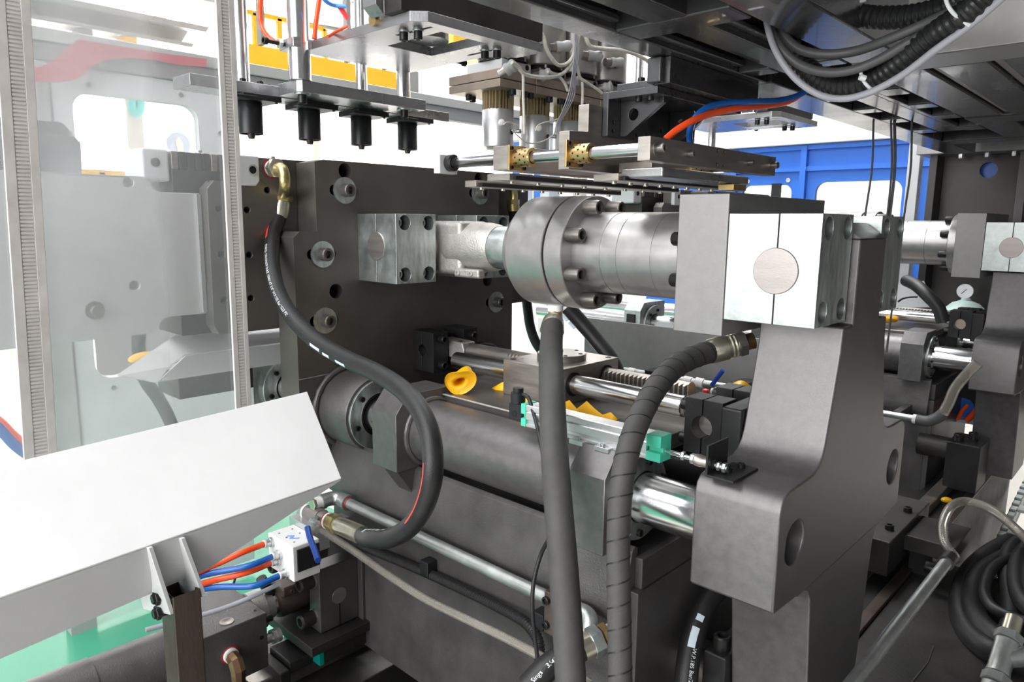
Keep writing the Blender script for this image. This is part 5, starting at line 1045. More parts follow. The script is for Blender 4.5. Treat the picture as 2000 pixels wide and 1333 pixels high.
# corrugated conduit on the base wall, clear drain tube
def corr(pts, r, pitch, amp=.13, m=CONDUIT, seg=14):
    p = spline(pts, pitch/4); return G().tube(p, [r*(1-amp*(1 if i % 4 in (0, 3) else 0)) for i in range(len(p))], seg)
cw = [P(655, 1040, Y=.848), P(720, 1072, Y=.848), P(800, 1105, Y=.848), P(900, 1150, Y=.846), P(985, 1192, Y=.842), P(1030, 1220, Y=.836), P(1050, 1250, Y=.83), P(1055, 1300, Y=.82), P(1058, 1360, Y=.81)]
o = obj('wall_conduit', corr(cw, .0098, .0052), CONDUIT); tag(o, 'black corrugated conduit clipped along the base side wall', 'conduit')
for a, b in ((838, 1110), (1060, 1212)):
    q = P(a, b, Y=.85); cl_ = obj('conduit_clip', G().box(q.x-.012, q.x+.012, .836, .861, q.z-.012, q.z+.018), BLKP, bevel=.002); tag(cl_, 'black clip holding the corrugated conduit, %s' % ('mid wall' if a < 900 else 'beside the pipe clamp'), 'clip')
tubeo('drain_tube', [P(622, 1032, Y=.77), P(650, 1050, Y=.765), P(700, 1083, Y=.765), P(760, 1125, Y=.77), P(830, 1170, Y=.78), P(900, 1205, Y=.79), P(980, 1243, Y=.80), P(1060, 1285, Y=.80), P(1150, 1335, Y=.80)], .0078, CLEAR, 'clear plastic drain tube crossing below the galvanised pipe', 'tube')

# ------------------------------------------------------------------ hydraulic hoses
def cam_angle(path, i):
    T, U, V = frames(path); d = (CAMP-path[i]).normalized(); return math.atan2(d.dot(V[i]), d.dot(U[i]))
def hose(nm, pts, r, m, lab, step=.01):
    t = thing(nm, tuple(Vector(pts[-1])), lab, 'hose'); p = spline(pts, step); obj('hose_body', G().tube(p, r, 24), m, t); return t, p
def lens(p):
    L = [0]
    for i in range(1, len(p)): L.append(L[-1]+(p[i]-p[i-1]).length)
    return L
# loop hose from the mould plate to the ball valve
h1p = [P(547, 420, D=1.56), P(536, 450, D=1.54), P(531, 490, D=1.50), P(533, 530, D=1.46), P(545, 575, D=1.42), P(575, 625, D=1.37), P(620, 668, D=1.33), P(680, 703, D=1.27), P(740, 731, D=1.20), P(790, 765, D=1.14), P(825, 810, D=1.09), P(843, 865, D=1.06), P(845, 925, D=1.05), P(830, 985, D=1.07), P(800, 1030, D=1.11), P(762, 1052, D=1.15), P(725, 1053, D=1.20), v3+dv*.012]
h1, p1 = hose('loop_hose', h1p, .0158, RUB, 'thick black loop hose from the mould plate down to the ball valve')
j1 = Vector((-1.441, .784, 1.706))
obj('port_tape', G().lathe(j1, (1, 0, 0), [(0, .0170), (.012, .0170)], 24), PTFE, h1); obj('sealant', G().ring(j1, (1, 0, 0), .0165, .021, .001, 24), REDSEAL, h1); obj('port_nut', G().hexn(j1+Vector((.010, 0, 0)), (1, 0, 0), .036, .016), CADL, h1)
e0 = j1+Vector((.026, 0, 0)); e2 = P(553, 384, D=1.555); obj('elbow_pipe', G().tube(spline([e0, e0+Vector((.018, -.001, -.002)), e0+Vector((.030, -.003, -.014)), e0+Vector((.033, -.004, -.034)), e2], .005), .0115, 18), CAD, h1)
dn = (p1[0]-e2).normalized(); obj('hose_nut', G().hexn(e2-dn*.004, dn, .036, .013), CAD, h1); obj('crimp_ferrule', G().tube([e2+dn*.009, e2+dn*.014, e2+dn*.016, p1[0]-dn*.004, p1[0]+dn*.004], [.0165, .0175, .0182, .0188, .0180], 20), CADL, h1)
obj('crimp_ferrule', G().tube([v1+dv*.033, v1+dv*.038, v1+dv*.045, v3+dv*.004, v3+dv*.012], [.014, .0175, .0180, .0185, .0178], 20), CADL, h1)
L1 = lens(p1)
def band(par, path, s0, s1, a0, a1, r, m, nm):
    """a printed stripe lying on a hose between two lengths and two angles"""
    T, U, V = frames(path); L = lens(path); vs = []; n = max(3, int((s1-s0)/.008)); k = 4
    for i in range(n+1):
        s = s0+(s1-s0)*i/n; j = 0
        while j < len(L)-2 and L[j+1] < s: j += 1
        t = (s-L[j])/(L[j+1]-L[j]); q = path[j].lerp(path[j+1], t); u = U[j].lerp(U[j+1], t); w = V[j].lerp(V[j+1], t)
        for c in range(k+1):
            a = a0+(a1-a0)*c/k; vs.append(q+(u*math.cos(a)+w*math.sin(a))*r)
    return obj(nm, G().add(vs, [(i*(k+1)+c, i*(k+1)+c+1, (i+1)*(k+1)+c+1, (i+1)*(k+1)+c) for i in range(n) for c in range(k)]), m, par)
ca = cam_angle(p1, 20)
SG1 = None
def edge_angle(path, i, left=True):
    """hose angle that faces the camera, turned to one visible flank"""
    T, U, V = frames(path); d = (CAMP-path[i]).normalized(); s = _R if not left else -_R
    w = (d*.78+s*.62).normalized(); return math.atan2(w.dot(V[i]), w.dot(U[i]))
a1_ = edge_angle(p1, int(len(p1)*.16))
band(h1, p1, .004, .075, a1_-.25, a1_+.22, .01595, REDP, 'red_stripe')
text_on(p1, .098, a1_-.02, 'ENRES 1SN DN19 DAZ 1000147 3/4" W.P.105 Bar/1523 PSI', .0088, .01595, WINK, h1, 'hose_print')
Lt = L1[-1]
def s_at(path, px, py):
    best = min(range(len(path)), key=lambda i: (lambda q: (q[0]-px)**2+(q[1]-py)**2)(pix(path[i]))); return lens(path)[best], best
def pix(v):
    q = Vector(v)-CAMP; z = q.dot(_f); return (1000+FOC*q.dot(_R)/z, 666.5-FOC*q.dot(_U)/z)
for a, b in (((612, 676), (630, 688)), ((636, 690), (655, 700)), ((662, 703), (683, 712))):
    s0, i0 = s_at(p1, *a); s1, i1 = s_at(p1, *b)
    T, U, V = frames(p1); d = (CAMP-p1[i0]).normalized(); w = (d*.85-_U*.52).normalized(); an = math.atan2(w.dot(V[i0]), w.dot(U[i0]))
    band(h1, p1, s0, max(s1, s0+.02), an-.2, an+.2, .01600, LABB, 'print_block')
s0, i0 = s_at(p1, 722, 1052); T, U, V = frames(p1); d = (CAMP-p1[i0]).normalized(); an = math.atan2((d*.9+_U*.4).dot(V[i0]), (d*.9+_U*.4).dot(U[i0]))
band(h1, p1, s0-.002, s0+.011, an-.35, an+.2, .01600, LABB, 'print_block')
text_on(p1, s0-.008, an, 'W.P.105 Bar/1523 PSI', .0098, .01598, WINK, h1, 'hose_print', flip=True)
s0, i0 = s_at(p1, 845, 900); s1, i1 = s_at(p1, 808, 1020); w = (CAMP-p1[i0]).normalized()*.5-_R*.87; an = math.atan2(w.dot(V[i0]), w.dot(U[i0])); band(h1, p1, s0, s1, an-.10, an+.06, .01598, REDP, 'red_stripe')
# sleeved hose from the cylinder collar
h2, p2 = hose('sleeve_hose', [P(1079, 640, D=1.36), P(1076, 690, D=1.25), P(1078, 770, D=1.12), P(1082, 870, D=1.06), P(1090, 980, D=1.02), P(1099, 1090, D=.99), P(1107, 1200, D=.97), P(1113, 1300, D=.95), P(1117, 1380, D=.93)], .0205, WRAP, 'dark sleeved hose hanging from the cylinder collar, left of the wrapped hose')
q = Vector((-.905, YC-.03, ZC-.107)); q = P(1083, 600, D=1.385); q2 = P(1079, 622, D=1.38)
obj('port_tape', G().lathe(P(1085, 596, D=1.39), (0, 0, -1), [(0, .0150), (.012, .0150)], 24), PTFE, h2); obj('port_nut', G().hexn(P(1085, 607, D=1.39), (0, 0, -1), .026, .016), BRASS, h2)
qa_, qb_ = P(1082, 618, D=1.385), P(1078, 648, D=1.368); obj('crimp_ferrule', G().tube([qa_, qa_.lerp(qb_, .2), qa_.lerp(qb_, .5), qb_], [.014, .019, .0215, .0235], 20), CADL, h2)
# spiral wrapped hose from the trunnion plate port
hp3 = [P(1392, 686, D=1.16), P(1360, 696, D=1.14), P(1325, 713, D=1.11), P(1293, 742, D=1.07), P(1265, 785, D=1.03), P(1240, 840, D=.995), P(1222, 900, D=.975), P(1212, 970, D=.965), P(1208, 1050, D=.955), P(1208, 1140, D=.945), P(1210, 1240, D=.935), P(1212, 1370, D=.92)]
h3 = thing('wrapped_hose', hp3[-1], 'grey spiral wrapped hose curving down from the trunnion plate port', 'hose'); p3 = spline(hp3, .006)
rr = [.0182-.0026*min(1, i/70) for i in range(len(p3))]; obj('hose_body', G().tube(p3, rr, 26), WRAP, h3)
T, U, V = frames(p3); g = G(); n = len(p3); pitch = 4.6; seg = 26; vs = []; fs = []
# the wrap: a helical tape proud of the hose, its overlap edge showing as a step
for i in range(n*6):
    f_ = i/6; k = int(f_); t = f_-k
    if k >= n-1: break
    a = 2*PI*f_/pitch; q = p3[k].lerp(p3[k+1], t); u = U[k].lerp(U[k+1], t); w = V[k].lerp(V[k+1], t); r_ = rr[k]
    d = u*math.cos(a)+w*math.sin(a); vs.append(q+d*(r_+.0007)+T[k]*.0007); vs.append(q+d*(r_+.0001)-T[k]*.0012); vs.append(q+d*(r_-.0005)+T[k]*.0008)
m_ = len(vs)//3
for i in range(m_-1): fs += [(3*i, 3*i+1, 3*i+4, 3*i+3), (3*i+2, 3*i, 3*i+3, 3*i+5)]
g.add(vs, fs); obj('wrap_seam', g, RUB, h3)
dd = (P(1474, 665, D=1.16)-p3[0]).normalized(); a0 = p3[0]-dd*.006
def along(s): return a0+dd*s
obj('crimp_ferrule', G().tube([along(0), along(.002), along(.028), along(.030), along(.034), along(.036), along(.040), along(.042), along(.046)], [.0195, .0205, .0205, .0185, .0185, .0205, .0185, .0205, .0175], 24), BRASS if False else CADL, h3); obj('hex_nut', G().hexn(along(.046), dd, .036, .014), STEELB, h3); obj('port_adapter', G().tube([along(.060), along(.074)], .0135, 18), COPPER, h3)
# printed hoses at the bottom
h4, p4 = hose('printed_hose', [P(1146, 1262, D=1.06), P(1110, 1280, D=1.05), P(1075, 1300, D=1.04), P(1030, 1345, D=1.03)], .0185, RUB, 'black hose printed 3/4 leaving the lower pipe elbow at the bottom edge')
d4 = (p4[0]-p4[4]).normalized(); obj('crimp_ferrule', G().tube([p4[0]-d4*.01, p4[0]+d4*.006, p4[0]+d4*.008], [.0195, .0195, .015], 20), CADL, h4); obj('hex_nut', G().hexn(p4[0]+d4*.006, d4, .040, .018), ZINC, h4); obj('hex_nut', G().hexn(p4[0]+d4*.026, d4, .034, .012), BRASS, h4); obj('tape_ring', G().tube([p4[0]+d4*.037, p4[0]+d4*.043], .0150, 20), PTFE, h4); obj('elbow_leg', G().tube([p4[0]+d4*.042, Vector((-.596, YPp-.018, ZPp-.024))], .0135, 18), GALV, h4)
T, U, V = frames(p4); i0 = len(p4)//2; d = (CAMP-p4[i0]).normalized(); an = math.atan2(d.dot(V[i0]), d.dot(U[i0]))
text_on(p4, lens(p4)[-1]-.012, an-.05, 'Sings   3/4"   -12', .0095, .01865, WINK, h4, 'hose_print', flip=True)
h5, p5 = hose('printed_hose', [P(1430, 1130, D=1.22), P(1405, 1150, D=1.21), P(1378, 1185, D=1.19), P(1358, 1230, D=1.17), P(1345, 1285, D=1.15), P(1338, 1350, D=1.13)], .0185, RUB, 'black hose with pale print blocks below the near arm foot')
for a, b in (((1366, 1208), (1361, 1222)), ((1359, 1225), (1354, 1242)), ((1352, 1246), (1348, 1262))):
    s0, i0 = s_at(p5, *a); s1, i1 = s_at(p5, *b); T, U, V = frames(p5); d = (CAMP-p5[i0]).normalized(); an = math.atan2(d.dot(V[i0]), d.dot(U[i0])); band(h5, p5, s0, s1, an-.35, an+.30, .01865, LABB, 'print_block')
s0, i0 = s_at(p5, 1347, 1265); text_on(p5, s0, an-.2, 'W.P.185 Bar/2500 PSI', .0095, .01865, WINK, h5, 'hose_print', squash=.9)
# hoses behind the gearbox
tubeo('hydraulic_hose', [P(1108, 600, D=1.75), P(1135, 630, D=1.75), P(1165, 665, D=1.74), P(1192, 700, D=1.72), P(1210, 740, D=1.70), P(1225, 790, D=1.7)], .0185, RUB, 'black hose with blue label blocks slanting behind the gearbox', 'hose')
g = G()
for a, b in (((1101, 614), (1110, 625)), ((1113, 628), (1124, 640))):
    q0, q1 = P(*a, D=1.74), P(*b, D=1.74); w = Vector((-.004, -.004, -.004)); g = G(); g.hexa([q0, q0+w, q0+w*1.2+Vector((0, .003, 0)), q0+Vector((0, .003, 0))], [q1, q1+w, q1+w*1.2+Vector((0, .003, 0)), q1+Vector((0, .003, 0))]); o = obj('hose_label', g, LABB); tag(o, '%s pale blue label block on the slanting black hose' % ('upper' if a[0] < 1110 else 'lower'), 'label')
h6 = thing('rear_hose', P(1005, 400, X=-1.40), 'black hose with a yellow elbow at the right edge of the dark platen', 'hose')
obj('elbow_pipe', G().tube(spline([P(972, 362, X=-1.41), P(985, 352, X=-1.41), P(998, 360, X=-1.41), P(1003, 380, X=-1.41), P(1003, 393, X=-1.41)], .006), .0115, 16), CAD, h6); obj('hose_nut', G().hexn(P(1002, 390, X=-1.41), (0, 0, -1), .034, .014), CAD, h6); obj('crimp_ferrule', G().tube([P(1002, 398, X=-1.41), P(1003, 412, X=-1.41)], .0175, 18), CAD, h6)
obj('hose_body', G().tube(spline([P(1003, 410, X=-1.41), P(1006, 440, X=-1.42), P(1020, 520, X=-1.48), P(1030, 600, X=-1.5), P(1036, 640, X=-1.5), P(1047, 670, X=-1.48), P(1062, 690, X=-1.46), P(1080, 705, X=-1.46)], .01), .0155, 18), RUB, h6)
tubeo('arm_hose', [P(1770, 548, Y=2.55), P(1790, 558, Y=2.5), P(1812, 578, Y=2.46), P(1832, 600, Y=2.45), P(1842, 630, Y=2.45)], .019, RUB, 'black hose arching behind the near arm towards the far station', 'hose')
tubeo('thin_cable', [P(1754, 590, Y=2.4), P(1762, 584, Y=2.4), P(1775, 581, Y=2.4), P(1792, 580, Y=2.4)], .003, RUB, 'thin black cable with an end plug right of the zinc block', 'cable')
pn = thing('far_sheet', P(1760, 600, Y=2.62), 'pale sheet metal panel corner behind the near arm', 'sheet'); g = G(); a = [P(1745, 558, Y=2.66), P(1804, 549, Y=2.66), P(1828, 601, Y=2.66), P(1745, 601, Y=2.66)]; g.prism([(v.x, v.z) for v in a], 'Y', 2.66, 2.665); obj('panel', g, WHITEG, pn)
gq = thing('accumulator_tank', P(1885, 640, Y=3.15), 'pale green pressure vessel with a dial gauge behind the far bracket', 'tank'); c = P(1885, 600, Y=3.15); obj('vessel', G().lathe((c.x, c.y, c.z-.42), (0, 0, 1), [(0, .075), (.38, .075), (.41, .07), (.435, .045), (.445, .018), (.455, .014)], 28), mat('pale_green_enamel', (.48, .62, .58), 0, .4), gq)
d = P(1885, 569, Y=3.15); obj('gauge_case', G().lathe(d, (.15, -1, 0), [(-.012, .026), (.004, .028), (.006, .027), (.006, .024)], 26), ALU, gq); o = obj('gauge_dial', G().lathe(d, (.15, -1, 0), [(.0035, .0245), (.0045, .0245)], 24), PTFE, gq); obj('needle', G().cyl(d+Vector((-.010, -.008, -.010)), d+Vector((.006, -.008, .008)), .0012, 6), BOLT, gq); obj('gauge_stem', G().cyl(d-Vector((0, 0, .025)), (d.x, d.y, c.z+.02), .007, 10), ALU, gq)

# ------------------------------------------------------------------ linear transducer and yellow caps
tr_ = thing('linear_transducer', (-.66, .862, 1.262), 'aluminium linear position sensor with turquoise end caps on the guide tube', 'sensor')
y0, y1, z0, z1 = .852, .879, 1.2672, 1.3035
obj('profile', G().prism([(y0, z0), (y0, z0+.004), (y0+.003, z0+.006), (y0+.003, z0+.010), (y0, z0+.012), (y0, z0+.024), (y0+.0015, z0+.0255), (y0, z0+.027), (y0, z1-.001), (y0+.001, z1), (y1, z1), (y1, z0)], 'X', -.768, -.536), ALU, tr_)
def cap(xa, xb): return obj('end_cap', G().prism([(y0-.001, z0-.001), (y1+.001, z0-.001), (y1+.001, z1+.001), (y0-.001, z1+.001), (y0-.001, z0+.020), (y0+.006, z0+.019), (y0+.006, z0+.013), (y0-.001, z0+.012)], 'X', xa, xb), GREEN, tr_, bevel=.0008)
cap(-.7785, -.7682); cap(-.5358, -.512)
c_ = obj('plug_body', G().box(-.808, -.7787, y0+.001, y1-.002, z0+.004, z1-.004), BLKP, tr_, bevel=.001)
obj('plug_cap', G().lathe((-.797, y0+.012, z1-.0038), (0, 0, 1), [(0, .0125), (.018, .0125), (.019, .009), (.026, .009)], 20), BLKP, tr_); obj('plug_mark', G().ring((-.795, y0+.0008, z0+.016), (0, -1, 0), .003, .0055, .0003, 14), BOLT, tr_)
for x in (-.655, -.607): obj('foot_clip', G().box(x-.013, x+.013, y0-.011, y0+.004, z0-.004, z0+.003), ALU, tr_, bevel=.0006); bolt(tr_, (x, y0-.006, z0+.003), (0, 0, 1), .0042, .005, ZINC)
obj('push_rod', G().cyl((-.512, .866, 1.281), (-.464, .866, 1.2795), .0033, 14), CHROME, tr_); obj('rod_nut', G().hexn((-.487, .866, 1.2805), (1, 0, 0), .011, .005), ZINC, tr_); obj('joint_nut', G().hexn((-.472, .866, 1.2800), (1, 0, 0), .013, .007), ZINC, tr_); obj('ball_joint', G().lathe((-.466, .866, 1.2798), (1, 0, 0), [(0, .007), (.002, .0085), (.012, .0085), (.013, .0078), (.024, .0078)], 18), STEELB, tr_); obj('rubber_boot', G().lathe((-.442, .866, 1.279), (1, 0, 0), [(0, .007), (.004, .008), (.007, .005)], 16), RUB, tr_); obj('stud', G().cyl((-.436, .866, 1.279), (-.418, .866, 1.2785), .0035, 12), ZINC, tr_); obj('stud_nut', G().hexn((-.4325, .866, 1.2788), (1, 0, 0), .011, .0045), ZINC, tr_); obj('stud_nut', G().hexn((-.4245, .866, 1.2787), (1, 0, 0), .012, .005), ZINC, tr_)
sb = thing('sensor_bracket', (-.42, .89, 1.2655), 'black angle bracket screwed on the near arm foot, holding the sensor rod', 'bracket')
obj('base_leg', G().box(-.4375, -.4000, .848, .922, 1.2662, 1.2695), BLOCK, sb, bevel=.0006); obj('upright_leg', G().box(-.4405, -.4373, .848, .905, 1.2662, 1.309), BLOCK, sb, bevel=.0006)
for x, y in ((-.423, .880), (-.418, .908)): bolt(sb, (x, y, 1.2695), (0, 0, 1), .0052, .0062)
tubeo('sensor_cable', [(-.797, .864, 1.325), P(1013, 768, Y=.864), P(1030, 775, Y=.862), P(1040, 800, Y=.855), P(1053, 850, Y=.84), P(1062, 900, Y=.83), P(1069, 960, Y=.82), P(1077, 1010, Y=.815), P(1077, 1040, Y=.815), P(1056, 1085, Y=.82), P(1042, 1140, Y=.80), P(1040, 1195, Y=.79), P(1044, 1240, Y=.79), P(1050, 1290, Y=.79), P(1052, 1350, Y=.79)], .0034, RUB, 'thin black sensor cable hanging from the plug behind the sleeved hose', 'cable')
def ycap(nm, c, ax, prof, lab, squash, seg=22, off=0):
    g = G().lathe(c, ax, prof, seg, off); c = Vector(c)
    g.v = [(c.x+(x-c.x)*squash[0]+.004*math.sin(9*off+70*z), c.y+(y-c.y)*squash[1]+.003*math.sin(80*x+off), max(1.2556, c.z+(z-c.z)*squash[2]+.0035*math.sin(60*x+90*y+off))) for x, y, z in g.v]
    o = obj(nm, g, YEL, smooth=70); return tag(o, lab, 'cap', None)
cp = [(0, .029), (-.003, .0315), (.002, .033), (.010, .024), (.022, .019), (.036, .019), (.050, .017), (.050, .015), (.036, .012), (.006, .010), (.004, .0105)]
ycap('rubber_cap', Vector((-1.040, .958, 1.2815)), (-.62, .76, .10), [(.036, 0), (.036, .0085), (.008, .0100), (.003, .0125), (.001, .018), (.003, .0265), (-.001, .0305), (.002, .0312), (.010, .025), (.022, .020), (.036, .022), (.050, .020), (.056, .012), (.057, .0)], 'yellow rubber cap with a round mouth on the table beside the left black bracket', (1.05, 1, .84), 24, .4)
def crumple(nm, pts, lab, h=.0):
    """a torn rubber cap: a folded skin of the given ridge points"""
    g = G(); n = len(pts); vs = []
    for (x, y, z, w) in pts: vs += [(x-w*.4, y-w, 1.2562), (x, y-.15*w, z), (x+w*.3, y+w*.7, 1.2562+.3*(z-1.2562))]
    fs = [(3*i+k, 3*i+k+1, 3*i+k+4, 3*i+k+3) for i in range(n-1) for k in range(2)]
    g.add(vs, fs); o = obj(nm, g, YEL, smooth=50); s = o.modifiers.new('skin', 'SOLIDIFY'); s.thickness = .0025; return tag(o, lab, 'cap', None)
rg = [(1082, 803), (1096, 797), (1113, 789), (1128, 806), (1147, 791), (1163, 806), (1178, 818), (1194, 813), (1207, 826)]
crumple('rubber_cap', [(q.x, q.y, max(1.2575, q.z+.007), .012+.003*(k % 2)) for k, q in enumerate(P(a, b, Y=.972) for a, b in rg)], 'long crumpled yellow rubber cap behind the aluminium sensor')
crumple('rubber_cap', [(-.905, .975, 1.268, .012), (-.888, .975, 1.286, .016), (-.872, .978, 1.276, .014), (-.856, .98, 1.262, .01)], 'small crumpled yellow rubber cap in front of the gearbox, by the sensor plug')
crumple('rubber_cap', [(-1.03, 1.052, 1.260, .012), (-1.012, 1.052, 1.272, .016), (-.995, 1.052, 1.268, .012)], 'yellow rubber scrap at the left foot of the gearbox')
o = ycap('rubber_cap', P(1452, 768, Y=1.25), (.2, -1, .3), [(0, .016), (.004, .022), (.03, .018), (.045, .0)], 'yellow rubber cap peeping out beside the near arm', (1, 1, 1), 20, 1.0)
o = ycap('rubber_cap', P(1735, 622, Y=2.70), (.3, -1, .1), [(0, .016), (.004, .022), (.03, .018), (.045, .0)], 'orange-yellow rubber cap on the far table', (1.3, 1, .6), 20, 2.0)
g = G(); q = P(1848, 975, Z=.80); g.add([q+Vector(v) for v in ((-.03, -.02, -.018), (.0, .0, .02), (.02, -.01, -.016), (-.02, .02, -.01), (.035, .03, -.016), (.0, .035, -.016))], [(0, 1, 3), (0, 2, 1), (1, 2, 4), (3, 1, 5), (1, 4, 5), (0, 3, 5, 4, 2)]); o = obj('rubber_cap', g, YEL); o.modifiers.new('round', 'SUBSURF').levels = 1; tag(o, 'orange-yellow rubber scrap lying on the bed rail at the right', 'cap')

# pipework and pneumatics seen between gearbox and near arm
pw = thing('air_pipework', (-1.0, 1.75, 1.2), 'pale pipework with a blue lever valve behind the toothed rack', 'pipe'); YW = 1.62
obj('pipe', G().tube([P(1218, 724, Y=YW), P(1300, 738, Y=YW), P(1390, 752, Y=YW), P(1445, 762, Y=YW)], .0095, 14), GALV, pw); obj('pipe', G().tube([P(1390, 765, Y=YW-.03), P(1425, 773, Y=YW-.03)], .009, 14), PTFE, pw)
obj('lever', G().tube([P(1390, 753, Y=YW-.02), P(1412, 724, Y=YW-.02)], .0058, 8), BLUEL, pw); obj('red_knob', G().lathe(P(1378, 768, Y=YW-.05), (0, 0, 1), [(0, .008), (.008, .008), (.010, .004)], 14), REDP, pw); obj('valve_block', G().box(P(1432, 770, Y=YW).x, P(1462, 770, Y=YW).x, YW-.02, YW+.05, P(1440, 778, Y=YW).z, P(1440, 745, Y=YW).z), BLKP, pw, bevel=.003); q = P(1275, 735, Y=YW-.005); obj('pipe_clip', G().box(q.x-.014, q.x+.014, YW-.025, YW+.02, q.z-.02, q.z+.018), BLKP, pw, bevel=.002)
for a, b in ((1236, 728), (1345, 745), (1368, 748)): q = P(a, b, Y=YW); obj('pipe_union', G().lathe(q-Vector((.012, 0, 0)), (1, 0, -.05), [(0, .0125), (.022, .0125)], 14), PTFE, pw)
obj('side_wall', G().box(-1.30, -.62, 1.70, 1.71, .431, 1.32), PLP, pw)
cv = thing('white_side_chute', (-1.45, 2.0, 1.1), 'white upright sheet between the gearbox and the far bearing block', 'sheet'); g = G(); a = [P(1204, 635, Y=2.45), P(1222, 640, Y=2.45), P(1248, 720, Y=2.45), P(1235, 760, Y=2.45), P(1200, 760, Y=2.45), P(1192, 700, Y=2.45)]; g.prism([(v.x, v.z) for v in a], 'Y', 2.45, 2.46); obj('panel', g, WHITE, cv)
tubeo('loop_cable', [P(1196, 668, Y=2.43), P(1205, 682, Y=2.43), P(1222, 692, Y=2.43), P(1240, 690, Y=2.43)], .008, RUB, 'black cable looping across the white upright sheet', 'cable')

# ------------------------------------------------------------------ overhead cables
def cond(pts, r, lab, pitch=.0088): o = obj('overhead_conduit', corr(pts, r, pitch), CONDUIT); return tag(o, lab, 'conduit')
cA = [P(1520, -30, D=1.05), P(1520, 10, D=1.03), P(1527, 55, D=1.02), P(1545, 95, D=1.01), P(1575, 132, D=1.0), P(1615, 160, D=.98), P(1665, 167, D=.95), P(1712, 152, D=.92), P(1765, 115, D=.88), P(1825, 68, D=.84), P(1890, 22, D=.80), P(1945, -30, D=.78)]
cond(cA, .0150, 'lower corrugated black conduit sweeping under the cables at the upper right')
cond([P(1570, -60, D=1.0), P(1590, -15, D=1.0), P(1625, 12, D=.98), P(1680, 30, D=.95), P(1740, 35, D=.92), P(1800, 28, D=.89), P(1860, 8, D=.86), P(1910, -30, D=.84)], .0148, 'upper corrugated black conduit with a white tie at the top edge')
tubeo('overhead_cable', [P(1505, -30, D=.99), P(1508, 20, D=.98), P(1528, 65, D=.97), P(1560, 95, D=.96), P(1610, 106, D=.94), P(1670, 100, D=.92), P(1740, 75, D=.88), P(1810, 45, D=.85), P(1870, 15, D=.82), P(1930, -25, D=.80)], .0062, CABLE, 'upper thick grey cable sagging above the lower conduit', 'cable')
tubeo('overhead_cable', [P(1497, -30, D=.98), P(1502, 40, D=.97), P(1522, 90, D=.96), P(1560, 125, D=.95), P(1610, 141, D=.93), P(1660, 138, D=.91), P(1710, 120, D=.89), P(1780, 80, D=.86), P(1850, 40, D=.83), P(1930, -15, D=.80)], .0060, CABLE, 'lower thick grey cable sagging along the conduit', 'cable')
tubeo('overhead_cable', [P(1494, -30, D=.97), P(1499, 50, D=.96), P(1518, 105, D=.955), P(1555, 155, D=.95), P(1600, 185, D=.94), P(1645, 193, D=.92), P(1695, 182, D=.90), P(1760, 148, D=.87), P(1830, 95, D=.83), P(1900, 45, D=.80), P(1970, -15, D=.77)], .0044, CABLEL, 'light grey cable hanging lowest under the conduit', 'cable')
def tie_(pts, r, lab, D): o = obj('cable_tie', G().tube(spline([P(a, b, D=D) for a, b in pts], .004), r, 8), TIE); return tag(o, lab, 'cable tie')
tie_([(1681, 139), (1683, 150), (1690, 163), (1700, 173), (1708, 178)], .0022, 'white cable tie around the lower conduit', .905); tie_([(1846, -6), (1852, 12), (1866, 30), (1882, 42), (1894, 50)], .0022, 'white cable tie round the cable bundle near the top right corner', .80); tie_([(1690, 0), (1668, 6), (1648, 16), (1641, 28), (1645, 42)], .0024, 'broad white tie around the upper conduit', .935)
o = obj('tie_tail', G().tube([P(1679, 150, D=.90), P(1690, 154, D=.90)], .004, 8), TIE); tag(o, 'small white tie head on the lower conduit', 'cable tie')
tubeo('air_tube', [P(1350, 292, X=-.60), P(1347, 272, X=-.60), P(1348, 252, X=-.59), P(1357, 230, X=-.58), P(1378, 212, X=-.57), P(1410, 203, X=-.56), P(1470, 199, X=-.54), P(1530, 195, X=-.53), P(1560, 186, X=-.52), P(1585, 170, X=-.51), P(1600, 150, X=-.50)], .0050, BLUE, 'blue air tube rising from behind the brown crossbar to the frame', 'tube')
tubeo('air_tube', [P(1300, 272, X=-.60), P(1320, 255, X=-.59), P(1350, 237, X=-.575), P(1390, 222, X=-.565), P(1440, 212, X=-.55), P(1500, 206, X=-.54), P(1540, 198, X=-.53), P(1570, 180, X=-.52), P(1590, 160, X=-.51)], .0052, RED, 'orange-red air tube running beside the blue one to the frame', 'tube')
tie_([(1356, 217), (1360, 228), (1358, 240), (1354, 255)], .0006, 'thin clear tie round the red and blue tubes', 1.24); tie_([(1481, 190), (1480, 205), (1477, 225)], .0006, 'thin clear tie hanging from the red and blue tubes', 1.30)

# ------------------------------------------------------------------ lower right: pipe, stop block, hose loops, cable ladder
rp = thing('lubrication_pipe', (-.27, 1.3, .95), 'galvanised pipe rising obliquely at the lower right, beside the near arm leg', 'pipe'); a = P(1655, 1350, X=-.272); b = P(1848, 1100, X=-.272); obj('pipe', G().cyl(a, b, .0108, 24), GALV, rp); dd = (b-a).normalized(); obj('end_socket', G().cyl(b-dd*.006, b+dd*.030, .0142, 20), DARK, rp)
tubeo('loop_tube', [b+dd*.025, P(1862, 1085, Y=1.80), P(1845, 1060, Y=1.85), P(1843, 1020, Y=1.9), P(1858, 990, Y=1.95), P(1885, 980, Y=2.0), P(1920, 988, Y=2.0), P(1950, 1005, Y=1.98), P(1980, 1030, Y=1.95), P(2030, 1080, Y=1.9)], .0105, CLEAR, 'clear tube arching from the oblique pipe over the hose loops', 'tube')
sk = thing('stop_block', (-.40, 1.95, .55), 'black stop block with four cap screws at the end of the bed rail', 'block'); YS = 1.86
